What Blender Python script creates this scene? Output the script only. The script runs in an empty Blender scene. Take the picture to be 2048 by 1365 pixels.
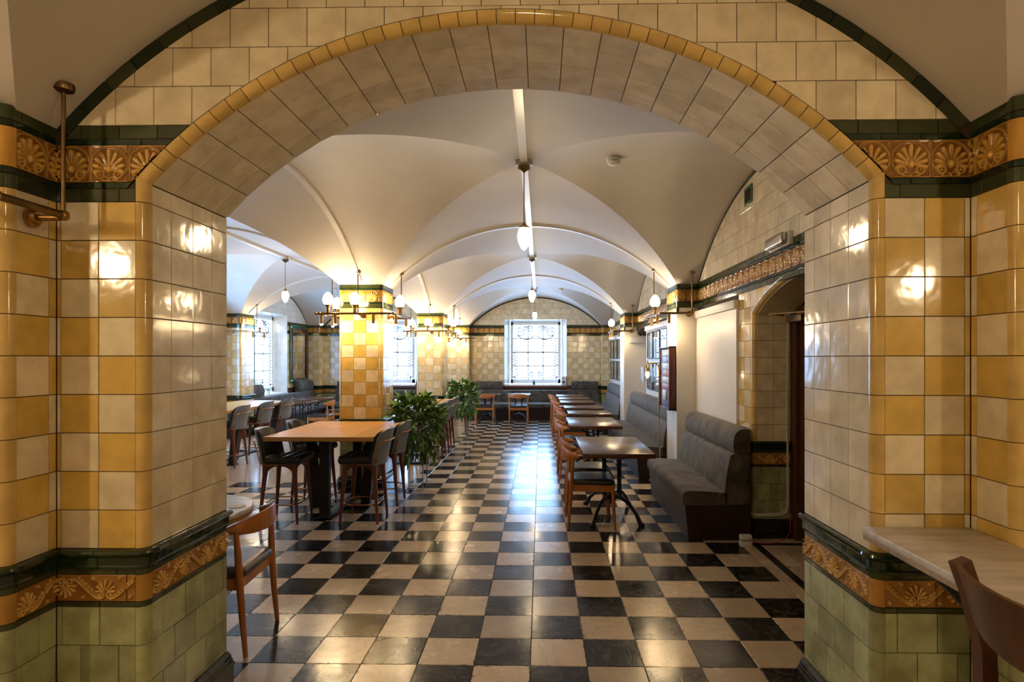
import bpy, math, random
import numpy as np
from mathutils import Vector, Matrix
R = random.Random(11)
PI = math.pi
SC = bpy.context.scene
COL = SC.collection

# ------------------------------------------------------------------ camera, sky, exposure
F_PX, CX, CY, YAW, EYE = 1171.0, 1059.0, 717.0, 0.0190, 1.651
cam_d = bpy.data.cameras.new('camera'); cam = bpy.data.objects.new('camera', cam_d); COL.objects.link(cam)
cam_d.sensor_fit = 'HORIZONTAL'; cam_d.sensor_width = 36.0; cam_d.lens = F_PX / 2048 * 36.0
cam_d.shift_x = -(CX - 1024.0) / 2048; cam_d.shift_y = (CY - 682.5) / 2048
cam_d.clip_start = 0.05; cam_d.clip_end = 200
cam.location = (0, 0, EYE); cam.rotation_euler = (PI / 2, 0, YAW)
SC.camera = cam
SKY = (0.36, 0.62, 1.0); SKY_STRENGTH = 10.5
world = bpy.data.worlds.new('sky'); SC.world = world; world.use_nodes = True
wb = world.node_tree.nodes['Background']
wb.inputs['Color'].default_value = (*SKY, 1); wb.inputs['Strength'].default_value = SKY_STRENGTH
SC.view_settings.view_transform = 'Standard'; SC.view_settings.look = 'None'
SC.view_settings.gamma = 1.0; SC.view_settings.use_curve_mapping = False
SC.view_settings.exposure = 0.78
SC.cycles.max_bounces = 8; SC.cycles.diffuse_bounces = 4; SC.cycles.glossy_bounces = 4
SC.cycles.transparent_max_bounces = 12; SC.cycles.transmission_bounces = 4
SC.cycles.sample_clamp_indirect = 6.0; SC.cycles.caustics_reflective = False; SC.cycles.caustics_refractive = False
SC.cycles.use_denoising = True
WARM = (1.0, 0.66, 0.30)
GLOBE_E, SPOT_E = 52.0, 650.0

def portal(loc, rot, w, h):                        # guides daylight sampling through a window opening
    ld = bpy.data.lights.new('daylight_portal', 'AREA'); ld.shape = 'RECTANGLE'; ld.size = w; ld.size_y = h
    ld.cycles.is_portal = True
    o = bpy.data.objects.new('daylight_portal', ld); o.location = loc; o.rotation_euler = rot; COL.objects.link(o)

# ------------------------------------------------------------------ materials
def nodes(name):
    m = bpy.data.materials.new(name); m.use_nodes = True
    nt = m.node_tree
    return m, nt, nt.nodes['Principled BSDF']
def N(nt, t, **kw):
    n = nt.nodes.new(t)
    for k, v in kw.items(): setattr(n, k, v)
    return n
def ramp(nt, fac, stops):
    r = N(nt, 'ShaderNodeValToRGB'); e = r.color_ramp.elements
    while len(e) < len(stops): e.new(0.5)
    for el, (p, c) in zip(e, stops):
        el.position = p; el.color = (*c, 1) if len(c) == 3 else c
    nt.links.new(fac, r.inputs[0]); return r.outputs[0]
def mix(nt, fac, a, b, mode='MIX'):
    m = N(nt, 'ShaderNodeMix', data_type='RGBA', blend_type=mode)
    for s, v in ((0, fac), (6, a), (7, b)):
        if isinstance(v, (int, float)): m.inputs[s].default_value = v
        elif isinstance(v, tuple): m.inputs[s].default_value = (*v, 1)
        else: nt.links.new(v, m.inputs[s])
    return m.outputs[2]
def noise(nt, vec, scale, detail=4, rough=0.55, dist=0.0):
    n = N(nt, 'ShaderNodeTexNoise'); n.inputs['Scale'].default_value = scale
    n.inputs['Detail'].default_value = detail; n.inputs['Roughness'].default_value = rough
    n.inputs['Distortion'].default_value = dist
    if vec is not None: nt.links.new(vec, n.inputs['Vector'])
    return n.outputs['Fac']
def bump(nt, bs, h, strength, dist=0.002):
    b = N(nt, 'ShaderNodeBump'); b.inputs['Strength'].default_value = strength
    b.inputs['Distance'].default_value = dist
    nt.links.new(h, b.inputs['Height']); nt.links.new(b.outputs[0], bs.inputs['Normal'])
def pos(nt): return N(nt, 'ShaderNodeNewGeometry').outputs['Position']

def plain(name, col, rough=0.5, metal=0.0, var=0.08, nscale=12.0, bmp=0.0, spec=0.5, stretch=None):
    m, nt, bs = nodes(name)
    p = N(nt, 'ShaderNodeTexCoord').outputs['Object']
    if stretch:
        mp = N(nt, 'ShaderNodeMapping'); mp.inputs['Scale'].default_value = stretch
        nt.links.new(p, mp.inputs['Vector']); p = mp.outputs[0]
    nz = noise(nt, p, nscale)
    lo = tuple(max(0, c * (1 - var)) for c in col); hi = tuple(min(1, c * (1 + var)) for c in col)
    nt.links.new(ramp(nt, nz, [(0.3, lo), (0.7, hi)]), bs.inputs['Base Color'])
    bs.inputs['Roughness'].default_value = rough; bs.inputs['Metallic'].default_value = metal
    bs.inputs['Specular IOR Level'].default_value = spec
    if bmp: bump(nt, bs, nz, bmp)
    return m

def glazed(name, col, var=0.10, rough=0.10, wave=0.05, stain=0.25, coat=0.0):
    m, nt, bs = nodes(name)
    p = pos(nt); oi = N(nt, 'ShaderNodeObjectInfo').outputs['Random']
    lo = tuple(c * (1 - var) for c in col); hi = tuple(min(1, c * (1 + var)) for c in col)
    c1 = ramp(nt, oi, [(0.0, lo), (1.0, hi)])
    n1 = noise(nt, p, 9.0, 3); n2 = noise(nt, p, 90.0, 4, 0.7)
    st = ramp(nt, n1, [(0.35, (1 - stain, 1 - stain * 1.1, 1 - stain * 1.25)), (0.62, (1, 1, 1))])
    c2 = mix(nt, 0.7, c1, st, 'MULTIPLY')
    sp = ramp(nt, n2, [(0.27, (0.45, 0.32, 0.18)), (0.33, (1, 1, 1))])
    c3 = mix(nt, 0.5, c2, sp, 'MULTIPLY')
    nt.links.new(c3, bs.inputs['Base Color'])
    bs.inputs['Roughness'].default_value = rough; bs.inputs['IOR'].default_value = 1.55
    w1 = noise(nt, p, 16.0, 2, 0.4)
    bump(nt, bs, w1, wave, 0.02)
    return m

M = {}
M['cream'] = glazed('cream_glazed_tile', (0.82, 0.73, 0.54))
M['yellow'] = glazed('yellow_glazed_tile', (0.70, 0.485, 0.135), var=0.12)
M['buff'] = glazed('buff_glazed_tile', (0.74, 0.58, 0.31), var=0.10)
M['trim_yellow'] = glazed('yellow_bullnose_tile', (0.72, 0.51, 0.18), var=0.10)
M['white_tile'] = glazed('white_glazed_tile', (0.80, 0.78, 0.72), var=0.04, stain=0.1)
M['sage'] = glazed('sage_green_tile', (0.38, 0.42, 0.23), var=0.22, stain=0.40)
M['olive'] = glazed('olive_green_tile', (0.042, 0.054, 0.018), var=0.30)
M['dark_green'] = glazed('dark_green_tile', (0.010, 0.026, 0.011), var=0.25, rough=0.08)
M['black_tile'] = glazed('black_glazed_tile', (0.012, 0.014, 0.010), var=0.2)
M['grout'] = plain('dark_grout', (0.055, 0.034, 0.018), 0.9)
M['plaster'] = plain('white_plaster', (0.61, 0.58, 0.55), 0.55, var=0.03, nscale=3, bmp=0.05)
M['paint'] = plain('white_paint', (0.78, 0.75, 0.70), 0.45, var=0.02, nscale=4)
M['trunk'] = plain('white_trunking', (0.80, 0.78, 0.74), 0.3, var=0.02)

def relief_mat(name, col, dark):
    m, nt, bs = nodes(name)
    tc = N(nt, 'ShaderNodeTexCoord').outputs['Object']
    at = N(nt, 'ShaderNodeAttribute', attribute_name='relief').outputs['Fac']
    c = ramp(nt, at, [(0.0, dark), (0.75, col), (1.0, tuple(min(1, x * 1.35) for x in col))])  # recess shade and crest highlights painted into the colour by relief height
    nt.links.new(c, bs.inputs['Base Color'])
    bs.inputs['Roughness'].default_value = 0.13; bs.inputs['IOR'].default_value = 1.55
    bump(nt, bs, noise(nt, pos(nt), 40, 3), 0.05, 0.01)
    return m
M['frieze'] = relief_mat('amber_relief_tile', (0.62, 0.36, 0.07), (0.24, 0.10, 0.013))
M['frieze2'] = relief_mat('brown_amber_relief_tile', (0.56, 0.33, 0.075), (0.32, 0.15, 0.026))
M['amber'] = glazed('amber_corner_tile', (0.47, 0.25, 0.05))
M['amber_hi'] = glazed('amber_corner_tile_upper', (0.62, 0.33, 0.055))

def marble(name, base, vein, vscale, amount, stain, rough, spec=0.5, chips=None):
    m, nt, bs = nodes(name)
    p = pos(nt)
    cell = N(nt, 'ShaderNodeVectorMath', operation='SNAP'); nt.links.new(p, cell.inputs[0])
    cell.inputs[1].default_value = (0.3048, 0.3048, 10)
    off = N(nt, 'ShaderNodeTexWhiteNoise'); off.noise_dimensions = '3D'
    shift = N(nt, 'ShaderNodeVectorMath', operation='ADD'); shift.inputs[1].default_value = (0.055 + 0.3048 * 40, -3.1426 + 0.3048 * 40, 5)
    nt.links.new(p, shift.inputs[0]); nt.links.new(shift.outputs[0], cell.inputs[0])
    nt.links.new(cell.outputs[0], off.inputs['Vector'])
    add = N(nt, 'ShaderNodeVectorMath', operation='MULTIPLY_ADD'); nt.links.new(off.outputs['Color'], add.inputs[0])
    add.inputs[1].default_value = (7, 7, 7); nt.links.new(p, add.inputs[2]); pp = add.outputs[0]
    n1 = noise(nt, pp, vscale, 6, 0.6, 1.2)
    ab = N(nt, 'ShaderNodeMath', operation='SUBTRACT'); nt.links.new(n1, ab.inputs[0]); ab.inputs[1].default_value = 0.5
    ab2 = N(nt, 'ShaderNodeMath', operation='ABSOLUTE'); nt.links.new(ab.outputs[0], ab2.inputs[0])
    vf = ramp(nt, ab2.outputs[0], [(0.0, (amount,) * 3), (0.035, (0, 0, 0))])
    var = mix(nt, 1.0, base, ramp(nt, off.outputs['Value'], [(0, (0.72, 0.72, 0.72)), (1, (1.12, 1.12, 1.12))]), 'MULTIPLY')
    bl = ramp(nt, noise(nt, pp, 4.0, 7, 0.7), [(0.15, stain), (0.85, (1, 1, 1))])
    c = mix(nt, 1.0, var, bl, 'MULTIPLY')
    pits = ramp(nt, noise(nt, pp, 70, 3, 0.75), [(0.26, (0.35, 0.3, 0.25)), (0.32, (1, 1, 1))])
    c = mix(nt, 0.8, c, pits, 'MULTIPLY')
    if chips:
        sc_ = N(nt, 'ShaderNodeVectorMath', operation='SCALE'); sc_.inputs['Scale'].default_value = 1 / 0.3048; nt.links.new(shift.outputs[0], sc_.inputs[0])
        fr_ = N(nt, 'ShaderNodeVectorMath', operation='FRACTION'); nt.links.new(sc_.outputs[0], fr_.inputs[0])
        ctr = N(nt, 'ShaderNodeVectorMath', operation='SUBTRACT'); ctr.inputs[1].default_value = (0.5, 0.5, 0.5); nt.links.new(fr_.outputs[0], ctr.inputs[0])
        ab_ = N(nt, 'ShaderNodeVectorMath', operation='ABSOLUTE'); nt.links.new(ctr.outputs[0], ab_.inputs[0])
        sp_ = N(nt, 'ShaderNodeSeparateXYZ'); nt.links.new(ab_.outputs[0], sp_.inputs[0])
        mx_ = N(nt, 'ShaderNodeMath', operation='MAXIMUM'); nt.links.new(sp_.outputs[0], mx_.inputs[0]); nt.links.new(sp_.outputs[1], mx_.inputs[1])
        nz_ = N(nt, 'ShaderNodeMath', operation='MULTIPLY_ADD'); nt.links.new(noise(nt, pp, 26, 3, 0.6), nz_.inputs[0]); nz_.inputs[1].default_value = 0.30; nt.links.new(mx_.outputs[0], nz_.inputs[2])
        big = N(nt, 'ShaderNodeMath', operation='MULTIPLY_ADD'); nt.links.new(noise(nt, p, 2.2, 2), big.inputs[0]); big.inputs[1].default_value = 0.16; nt.links.new(nz_.outputs[0], big.inputs[2])
        chip = ramp(nt, big.outputs[0], [(0.735, (0, 0, 0)), (0.75, (1, 1, 1))])
        c = mix(nt, chip, c, chips)
    nt.links.new(mix(nt, vf, c, vein), bs.inputs['Base Color'])
    rr = ramp(nt, noise(nt, p, 3.0, 5, 0.65), [(0.3, (rough * 0.75,) * 3), (0.7, (rough * 1.5,) * 3)])
    nt.links.new(rr, bs.inputs['Roughness'])
    bs.inputs['IOR'].default_value = 1.5; bs.inputs['Specular IOR Level'].default_value = spec
    bump(nt, bs, noise(nt, p, 14, 5, 0.6), 0.10, 0.006)
    return m
M['marble_w'] = marble('cream_marble_floor', (0.66, 0.55, 0.43), (0.34, 0.27, 0.19), 3.5, 0.30, (0.74, 0.67, 0.56), 0.20, 0.5, (0.30, 0.22, 0.14))
M['marble_b'] = marble('black_marble_floor', (0.014, 0.014, 0.017), (0.13, 0.12, 0.10), 4.5, 0.4, (0.6, 0.6, 0.6), 0.16, 0.24, (0.055, 0.048, 0.040))

def terrazzo():
    m, nt, bs = nodes('speckled_terrazzo')
    p = pos(nt)
    v = N(nt, 'ShaderNodeTexVoronoi'); v.inputs['Scale'].default_value = 110; nt.links.new(p, v.inputs['Vector'])
    wn = N(nt, 'ShaderNodeSeparateColor'); nt.links.new(v.outputs['Color'], wn.inputs[0])
    c = ramp(nt, wn.outputs[0], [(0.0, (0.24, 0.16, 0.10)), (0.25, (0.52, 0.42, 0.30)), (0.7, (0.60, 0.48, 0.36)), (1.0, (0.40, 0.26, 0.17))])
    nt.links.new(c, bs.inputs['Base Color']); bs.inputs['Roughness'].default_value = 0.17
    bump(nt, bs, noise(nt, p, 20, 3), 0.06, 0.005)
    return m
M['terrazzo'] = terrazzo()

def wood(name, c1, c2, rough=0.35, scale=(2, 30, 30), spec=0.5):
    m, nt, bs = nodes(name)
    tc = N(nt, 'ShaderNodeTexCoord').outputs['Object']
    oi = N(nt, 'ShaderNodeObjectInfo').outputs['Random']
    mp = N(nt, 'ShaderNodeMapping'); mp.inputs['Scale'].default_value = scale; nt.links.new(tc, mp.inputs['Vector'])
    n1 = noise(nt, mp.outputs[0], 1.6, 6, 0.6, 0.6)
    c = ramp(nt, n1, [(0.3, c1), (0.7, c2)])
    c = mix(nt, 1.0, c, ramp(nt, oi, [(0, (0.88, 0.88, 0.88)), (1, (1.1, 1.1, 1.1))]), 'MULTIPLY')
    nt.links.new(c, bs.inputs['Base Color']); bs.inputs['Roughness'].default_value = rough
    bs.inputs['Specular IOR Level'].default_value = spec
    bump(nt, bs, n1, 0.06, 0.003)
    return m
M['oak'] = wood('honey_oak_top', (0.50, 0.24, 0.07), (0.66, 0.36, 0.12), 0.30, (1.5, 22, 22))
M['teak'] = wood('orange_teak', (0.36, 0.125, 0.030), (0.52, 0.20, 0.055), 0.36, (6, 6, 1.2))
M['mahog'] = wood('red_mahogany', (0.050, 0.018, 0.007), (0.105, 0.038, 0.014), 0.32, (8, 8, 1.4))
M['leg_red'] = wood('reddish_walnut', (0.11, 0.026, 0.012), (0.20, 0.05, 0.022), 0.38, (8, 8, 1.2))
M['table_dark'] = wood('dark_stained_top', (0.060, 0.026, 0.017), (0.105, 0.048, 0.030), 0.24, (26, 3, 3))
M['plinth'] = wood('near_black_plinth', (0.012, 0.006, 0.006), (0.028, 0.012, 0.011), 0.4)
M['sill'] = wood('dark_red_sill', (0.06, 0.018, 0.012), (0.10, 0.03, 0.02), 0.35)
M['leather_b'] = plain('black_leather', (0.020, 0.020, 0.024), 0.32, var=0.2, nscale=40, bmp=0.08)
M['leather_br'] = plain('brown_black_leather', (0.060, 0.046, 0.040), 0.36, var=0.2, nscale=30, bmp=0.08)
M['leather_g'] = plain('blue_grey_leather', (0.16, 0.19, 0.23), 0.42, var=0.12, nscale=30, bmp=0.05)
M['iron'] = plain('black_cast_iron', (0.016, 0.016, 0.019), 0.42, 0.3, var=0.2, nscale=50, bmp=0.1)
M['steel'] = plain('black_steel', (0.014, 0.012, 0.013), 0.40, 0.2, var=0.15)
M['brass'] = plain('aged_brass', (0.36, 0.21, 0.075), 0.30, 1.0, var=0.2, nscale=30)
M['brass_dark'] = plain('dark_antique_brass', (0.19, 0.125, 0.060), 0.33, 1.0, var=0.3, nscale=20)
M['brass_lt'] = plain('bright_brass', (0.60, 0.35, 0.10), 0.26, 1.0, var=0.15)
M['copper'] = plain('copper_rod', (0.56, 0.26, 0.11), 0.24, 1.0, var=0.15)
M['chrome'] = plain('polished_steel', (0.6, 0.58, 0.55), 0.2, 1.0)
M['plastic'] = plain('white_plastic', (0.72, 0.72, 0.70), 0.35, var=0.03)
M['black'] = plain('matt_black', (0.012, 0.012, 0.013), 0.5, var=0.1)
M['red'] = plain('red_cable_sheath', (0.45, 0.015, 0.02), 0.45)
M['mirror'] = plain('mirror_silver', (0.82, 0.84, 0.82), 0.03, 1.0, var=0.01)
M['frame_green'] = glazed('sea_green_frame_tile', (0.045, 0.14, 0.085), var=0.15)
M['frame_red'] = plain('plum_inner_frame', (0.09, 0.018, 0.022), 0.4)
M['sash'] = plain('white_sash_paint', (0.80, 0.82, 0.84), 0.35, var=0.02)
M['lead'] = plain('lead_came', (0.10, 0.11, 0.13), 0.5, 0.4)
M['leaf1'] = plain('deep_green_leaf', (0.050, 0.140, 0.022), 0.40, var=0.4, nscale=25)
M['leaf2'] = plain('mid_green_leaf', (0.11, 0.245, 0.035), 0.42, var=0.35, nscale=25)
M['leaf3'] = plain('pale_green_leaf', (0.32, 0.40, 0.09), 0.45, var=0.3, nscale=25)
M['petal'] = plain('ivory_petal', (0.72, 0.70, 0.50), 0.6, var=0.12)
M['stone'] = plain('grey_vein_marble', (0.56, 0.51, 0.44), 0.25, var=0.16, nscale=5, stretch=(1.2, 5, 5))
M['stone_edge'] = plain('rough_stone_edge', (0.30, 0.21, 0.12), 0.7, var=0.3, nscale=30, bmp=0.3)
M['blue'] = plain('blue_plastic', (0.03, 0.10, 0.42), 0.35)

def tiled_plain():
    m, nt, bs = nodes('cream_tile_field'); p = pos(nt)
    sx = N(nt, 'ShaderNodeSeparateXYZ'); nt.links.new(p, sx.inputs[0]); cb = N(nt, 'ShaderNodeCombineXYZ')
    nt.links.new(sx.outputs[1], cb.inputs[0]); nt.links.new(sx.outputs[2], cb.inputs[1])
    b = N(nt, 'ShaderNodeTexBrick'); b.offset = 0.5; nt.links.new(cb.outputs[0], b.inputs['Vector'])
    for k, v in (('Color1', (0.79, 0.68, 0.48, 1)), ('Color2', (0.74, 0.60, 0.36, 1)), ('Mortar', (0.06, 0.04, 0.02, 1)), ('Scale', 1.0), ('Mortar Size', 0.002), ('Brick Width', 0.155), ('Row Height', 0.155)): b.inputs[k].default_value = v
    nt.links.new(b.outputs['Color'], bs.inputs['Base Color']); bs.inputs['Roughness'].default_value = 0.12
    bump(nt, bs, noise(nt, p, 16, 2), 0.05, 0.02)
    return m
M['tile_field'] = tiled_plain()
def velvet():
    m, nt, bs = nodes('grey_velvet')
    p = pos(nt)
    n1 = noise(nt, p, 3.0, 6, 0.68, 1.6)
    c = ramp(nt, n1, [(0.36, (0.022, 0.019, 0.016)), (0.68, (0.115, 0.105, 0.092))])
    nt.links.new(c, bs.inputs['Base Color']); bs.inputs['Roughness'].default_value = 0.75
    bs.inputs['Sheen Weight'].default_value = 0.28; bs.inputs['Sheen Roughness'].default_value = 0.35
    bs.inputs['Sheen Tint'].default_value = (0.55, 0.56, 0.58, 1)
    bump(nt, bs, n1, 0.10, 0.01)
    return m
M['velvet'] = velvet()

def emis(name, col, s):
    m, nt, bs = nodes(name)
    bs.inputs['Base Color'].default_value = (0.9, 0.85, 0.75, 1)
    bs.inputs['Emission Color'].default_value = (*col, 1); bs.inputs['Emission Strength'].default_value = s
    bs.inputs['Roughness'].default_value = 0.25
    return m
M['globe'] = emis('lit_opal_glass', (1.0, 0.75, 0.44), GLOBE_E)
M['globe_near'] = emis('bright_opal_glass', (1.0, 0.75, 0.44), GLOBE_E * 2.4)
M['globe_left'] = emis('brightest_opal_glass', (1.0, 0.75, 0.44), GLOBE_E * 4.6)
M['spot'] = emis('lit_spot_lens', (1.0, 0.70, 0.36), SPOT_E)
M['filament'] = emis('lit_filament_bulb', (1.0, 0.7, 0.36), 18.0)

def glass(name, tint, mixf=0.08, rough=0.02):
    m, nt, bs = nodes(name)
    nt.nodes.remove(bs)
    tr = N(nt, 'ShaderNodeBsdfTransparent'); tr.inputs[0].default_value = (*tint, 1)
    gl = N(nt, 'ShaderNodeBsdfGlossy'); gl.inputs['Roughness'].default_value = rough
    mx = N(nt, 'ShaderNodeMixShader')
    fr = N(nt, 'ShaderNodeMath', operation='POWER'); fr.inputs[1].default_value = 4.0
    lw_ = N(nt, 'ShaderNodeLayerWeight'); nt.links.new(lw_.outputs['Facing'], fr.inputs[0])
    mu = N(nt, 'ShaderNodeMath', operation='ADD'); mu.inputs[1].default_value = mixf; nt.links.new(fr.outputs[0], mu.inputs[0])
    nt.links.new(mu.outputs[0], mx.inputs[0]); nt.links.new(tr.outputs[0], mx.inputs[1]); nt.links.new(gl.outputs[0], mx.inputs[2])
    nt.links.new(mx.outputs[0], nt.nodes['Material Output'].inputs[0])
    return m
M['glass'] = glass('window_glass', (0.94, 0.97, 0.99), 0.0)
M['clear'] = glass('clear_shade_glass', (0.96, 0.97, 0.97), 0.03)

# ------------------------------------------------------------------ mesh helpers
def link(name, me, parent=None, mw=None):
    o = bpy.data.objects.new(name, me); COL.objects.link(o)
    if parent is not None: o.parent = parent
    if mw is not None: o.matrix_basis = mw
    return o
def tag(o, label=None, cat=None, group=None, kind=None):
    if label: o['label'] = label
    if cat: o['category'] = cat
    if group: o['group'] = group
    if kind: o['kind'] = kind
    return o
def thing(name, label, cat, loc=(0, 0, 0), rz=0.0, group=None):
    o = bpy.data.objects.new(name, None); COL.objects.link(o)
    o.empty_display_size = 0.1; o.location = loc; o.rotation_euler = (0, 0, rz)
    return tag(o, label, cat, group)
def kids(o): return [c for c in COL.objects if c.parent == o]
def clone(root, loc, rz, label, group=None):
    def cp(o, par):
        c = o.copy(); COL.objects.link(c); c.parent = par
        for ch in list(o.children): cp(ch, c)
        return c
    r = cp(root, None); r.location = loc; r.rotation_euler = (0, 0, rz); r['label'] = label
    if group: r['group'] = group
    return r

class MB:
    def __init__(s): s.v, s.f = [], []
    def add(s, v, f):
        b = len(s.v); s.v += [tuple(p) for p in v]; s.f += [tuple(i + b for i in q) for q in f]; return s
    def box(s, x0, x1, y0, y1, z0, z1):
        return s.add([(x0, y0, z0), (x1, y0, z0), (x1, y1, z0), (x0, y1, z0), (x0, y0, z1), (x1, y0, z1), (x1, y1, z1), (x0, y1, z1)],
                     [(0, 3, 2, 1), (4, 5, 6, 7), (0, 1, 5, 4), (1, 2, 6, 5), (2, 3, 7, 6), (3, 0, 4, 7)])
    def bbox(s, x0, x1, y0, y1, z0, z1, b=0.004):        # box with chamfered edges
        return s.rbox(x0, x1, y0, y1, z0, z1, b, 1)
    def rbox(s, x0, x1, y0, y1, z0, z1, r, n=3, bulge=0.0):
        c = ((x0 + x1) / 2, (y0 + y1) / 2, (z0 + z1) / 2); h = ((x1 - x0) / 2, (y1 - y0) / 2, (z1 - z0) / 2)
        r = min(r, *[k * 0.999 for k in h])
        def ticks(hh):
            a = [-hh + r - r * math.tan(PI / 4 * (1 - i / n)) if False else -hh + r * (1 - math.cos(PI / 2 * i / n)) if False else -hh + r * i / n for i in range(n + 1)]
            return a
        for ax in range(3):
            a, b = (ax + 1) % 3, (ax + 2) % 3
            for sg in (-1, 1):
                ta = [-h[a] + r * i / n for i in range(n + 1)]; ta += [-t for t in reversed(ta)]
                tb = [-h[b] + r * i / n for i in range(n + 1)]; tb += [-t for t in reversed(tb)]
                if bulge:
                    ta = ta[:n + 1] + [(-h[a] + r) * (1 - k / 4) + (h[a] - r) * k / 4 for k in (1, 2, 3)] + ta[n + 1:]
                    tb = tb[:n + 1] + [(-h[b] + r) * (1 - k / 4) + (h[b] - r) * k / 4 for k in (1, 2, 3)] + tb[n + 1:]
                V = []
                for pa in ta:
                    for pb in tb:
                        p = [0, 0, 0]; p[ax] = sg * h[ax]; p[a] = pa; p[b] = pb
                        q = [max(-h[k] + r, min(h[k] - r, p[k])) for k in range(3)]
                        d = [p[k] - q[k] for k in range(3)]; L = math.sqrt(sum(t * t for t in d)) or 1
                        p = [q[k] + d[k] / L * r for k in range(3)]
                        if bulge:
                            p[ax] += sg * bulge * max(0, 1 - (pa / h[a]) ** 2) * max(0, 1 - (pb / h[b]) ** 2)
                        V.append((p[0] + c[0], p[1] + c[1], p[2] + c[2]))
                nb = len(tb); Fq = []
                for i in range(len(ta) - 1):
                    for j in range(nb - 1):
                        q = (i * nb + j, (i + 1) * nb + j, (i + 1) * nb + j + 1, i * nb + j + 1)
                        Fq.append(q if sg > 0 else q[::-1])
                s.add(V, Fq)
        return s
    def sweep(s, pts, secs, up=(0, 0, 1), closed=False, cap=True):
        """secs: list (one per point) of lists of (side, up) offsets."""
        pts = [Vector(p) for p in pts]; n = len(pts); k = len(secs[0]); up = Vector(up); V = []
        for i, p in enumerate(pts):
            a = pts[i - 1] if (i > 0 or closed) else p; b = pts[(i + 1) % n] if (i < n - 1 or closed) else p
            t = (b - a).normalized(); sd = t.cross(up)
            if sd.length < 1e-4: sd = t.cross(Vector((1, 0, 0)))
            sd.normalize(); uu = sd.cross(t).normalized()
            for (x, y) in secs[i]: V.append(p + sd * x + uu * y)
        Fq = []
        for i in range(n if closed else n - 1):
            j = (i + 1) % n
            for m in range(k):
                m2 = (m + 1) % k
                Fq.append((i * k + m, i * k + m2, j * k + m2, j * k + m))
        if cap and not closed:
            Fq.append(tuple(range(k - 1, -1, -1))); Fq.append(tuple((n - 1) * k + m for m in range(k)))
        return s.add(V, Fq)
    def tube(s, pts, r, seg=8, closed=False, up=(0, 0, 1), cap=True):
        rr = r if isinstance(r, (list, tuple)) else [r] * len(pts)
        secs = [[(q * math.cos(2 * PI * m / seg), q * math.sin(2 * PI * m / seg)) for m in range(seg)] for q in rr]
        return s.sweep(pts, secs, up, closed, cap)
    def bar(s, p0, p1, w, h, up=(0, 0, 1)):
        sec = [(-w / 2, -h / 2), (w / 2, -h / 2), (w / 2, h / 2), (-w / 2, h / 2)]
        return s.sweep([p0, p1], [sec, sec], up)
    def lathe(s, prof, seg=16, c=(0, 0, 0), axis='z'):
        V = []
        for (r, z) in prof:
            for m in range(seg):
                a = 2 * PI * m / seg; x, y = r * math.cos(a), r * math.sin(a)
                V.append((c[0] + x, c[1] + y, c[2] + z) if axis == 'z' else (c[0] + x, c[1] + z, c[2] + y) if axis == 'y' else (c[0] + z, c[1] + x, c[2] + y))
        Fq = []
        for i in range(len(prof) - 1):
            for m in range(seg):
                m2 = (m + 1) % seg
                Fq.append((i * seg + m, i * seg + m2, (i + 1) * seg + m2, (i + 1) * seg + m))
        Fq.append(tuple(range(seg - 1, -1, -1))); Fq.append(tuple((len(prof) - 1) * seg + m for m in range(seg)))
        return s.add(V, Fq)
    def prism(s, poly, z0, z1):
        n = len(poly)
        return s.add([(x, y, z0) for x, y in poly] + [(x, y, z1) for x, y in poly],
                     [tuple(range(n - 1, -1, -1)), tuple(range(n, 2 * n))] + [(i, (i + 1) % n, n + (i + 1) % n, n + i) for i in range(n)])
    def mesh(s, name, mat, smooth=None):
        me = bpy.data.meshes.new(name); me.from_pydata(s.v, [], s.f)
        for mt in (mat if isinstance(mat, (list, tuple)) else [mat]): me.materials.append(M[mt] if isinstance(mt, str) else mt)
        if smooth is not None:
            me.polygons.foreach_set('use_smooth', [True] * len(me.polygons)); me.set_sharp_from_angle(angle=math.radians(smooth))
        return me
    def build(s, name, mat, parent=None, smooth=40, weld=False):
        me = s.mesh(name, mat, None)
        if smooth:
            import bmesh
            bm = bmesh.new(); bm.from_mesh(me); bmesh.ops.remove_doubles(bm, verts=bm.verts, dist=1e-5)
            bmesh.ops.recalc_face_normals(bm, faces=bm.faces); bm.to_mesh(me); bm.free()
            me.polygons.foreach_set('use_smooth', [True] * len(me.polygons)); me.set_sharp_from_angle(angle=math.radians(smooth))
        return link(name, me, parent)
def circ(r, seg=8, sx=1, sy=1): return [(r * sx * math.cos(2 * PI * m / seg), r * sy * math.sin(2 * PI * m / seg)) for m in range(seg)]

# ------------------------------------------------------------------ tiles
PIT, GAP, TH = 0.155, 0.0030, 0.006
_tc = {}
def tile_mesh(w, h, mat, t=TH, b=0.0016):
    key = ('t', round(w, 3), round(h, 3), mat, t)
    if key in _tc: return _tc[key]
    a, c = w / 2, h / 2
    V = []
    for (i, z) in ((0, 0), (0, t - b), (b, t)):
        V += [(-a + i, -c + i, z), (a - i, -c + i, z), (a - i, c - i, z), (-a + i, c - i, z)]
    Fq = [(8, 9, 10, 11)]
    for L in (0, 4):
        for m in range(4): Fq.append((L + m, L + (m + 1) % 4, L + 4 + (m + 1) % 4, L + 4 + m))
    me = bpy.data.meshes.new('tile'); me.from_pydata(V, [], Fq); me.materials.append(M[mat])
    _tc[key] = me; return me
def frame(P, u, n, du=0.0, dv=0.0):
    """matrix whose local x = u, y = up, z = n (outward)"""
    u = Vector(u); n = Vector(n); v = n.cross(u)
    if du or dv:
        n = (n + u * du + v * dv).normalized(); u = (u - n * u.dot(n)).normalized(); v = n.cross(u)
    return Matrix(((u.x, v.x, n.x, P[0]), (u.y, v.y, n.y, P[1]), (u.z, v.z, n.z, P[2]), (0, 0, 0, 1)))
ZUP = Vector((0, 0, 1))
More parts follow.
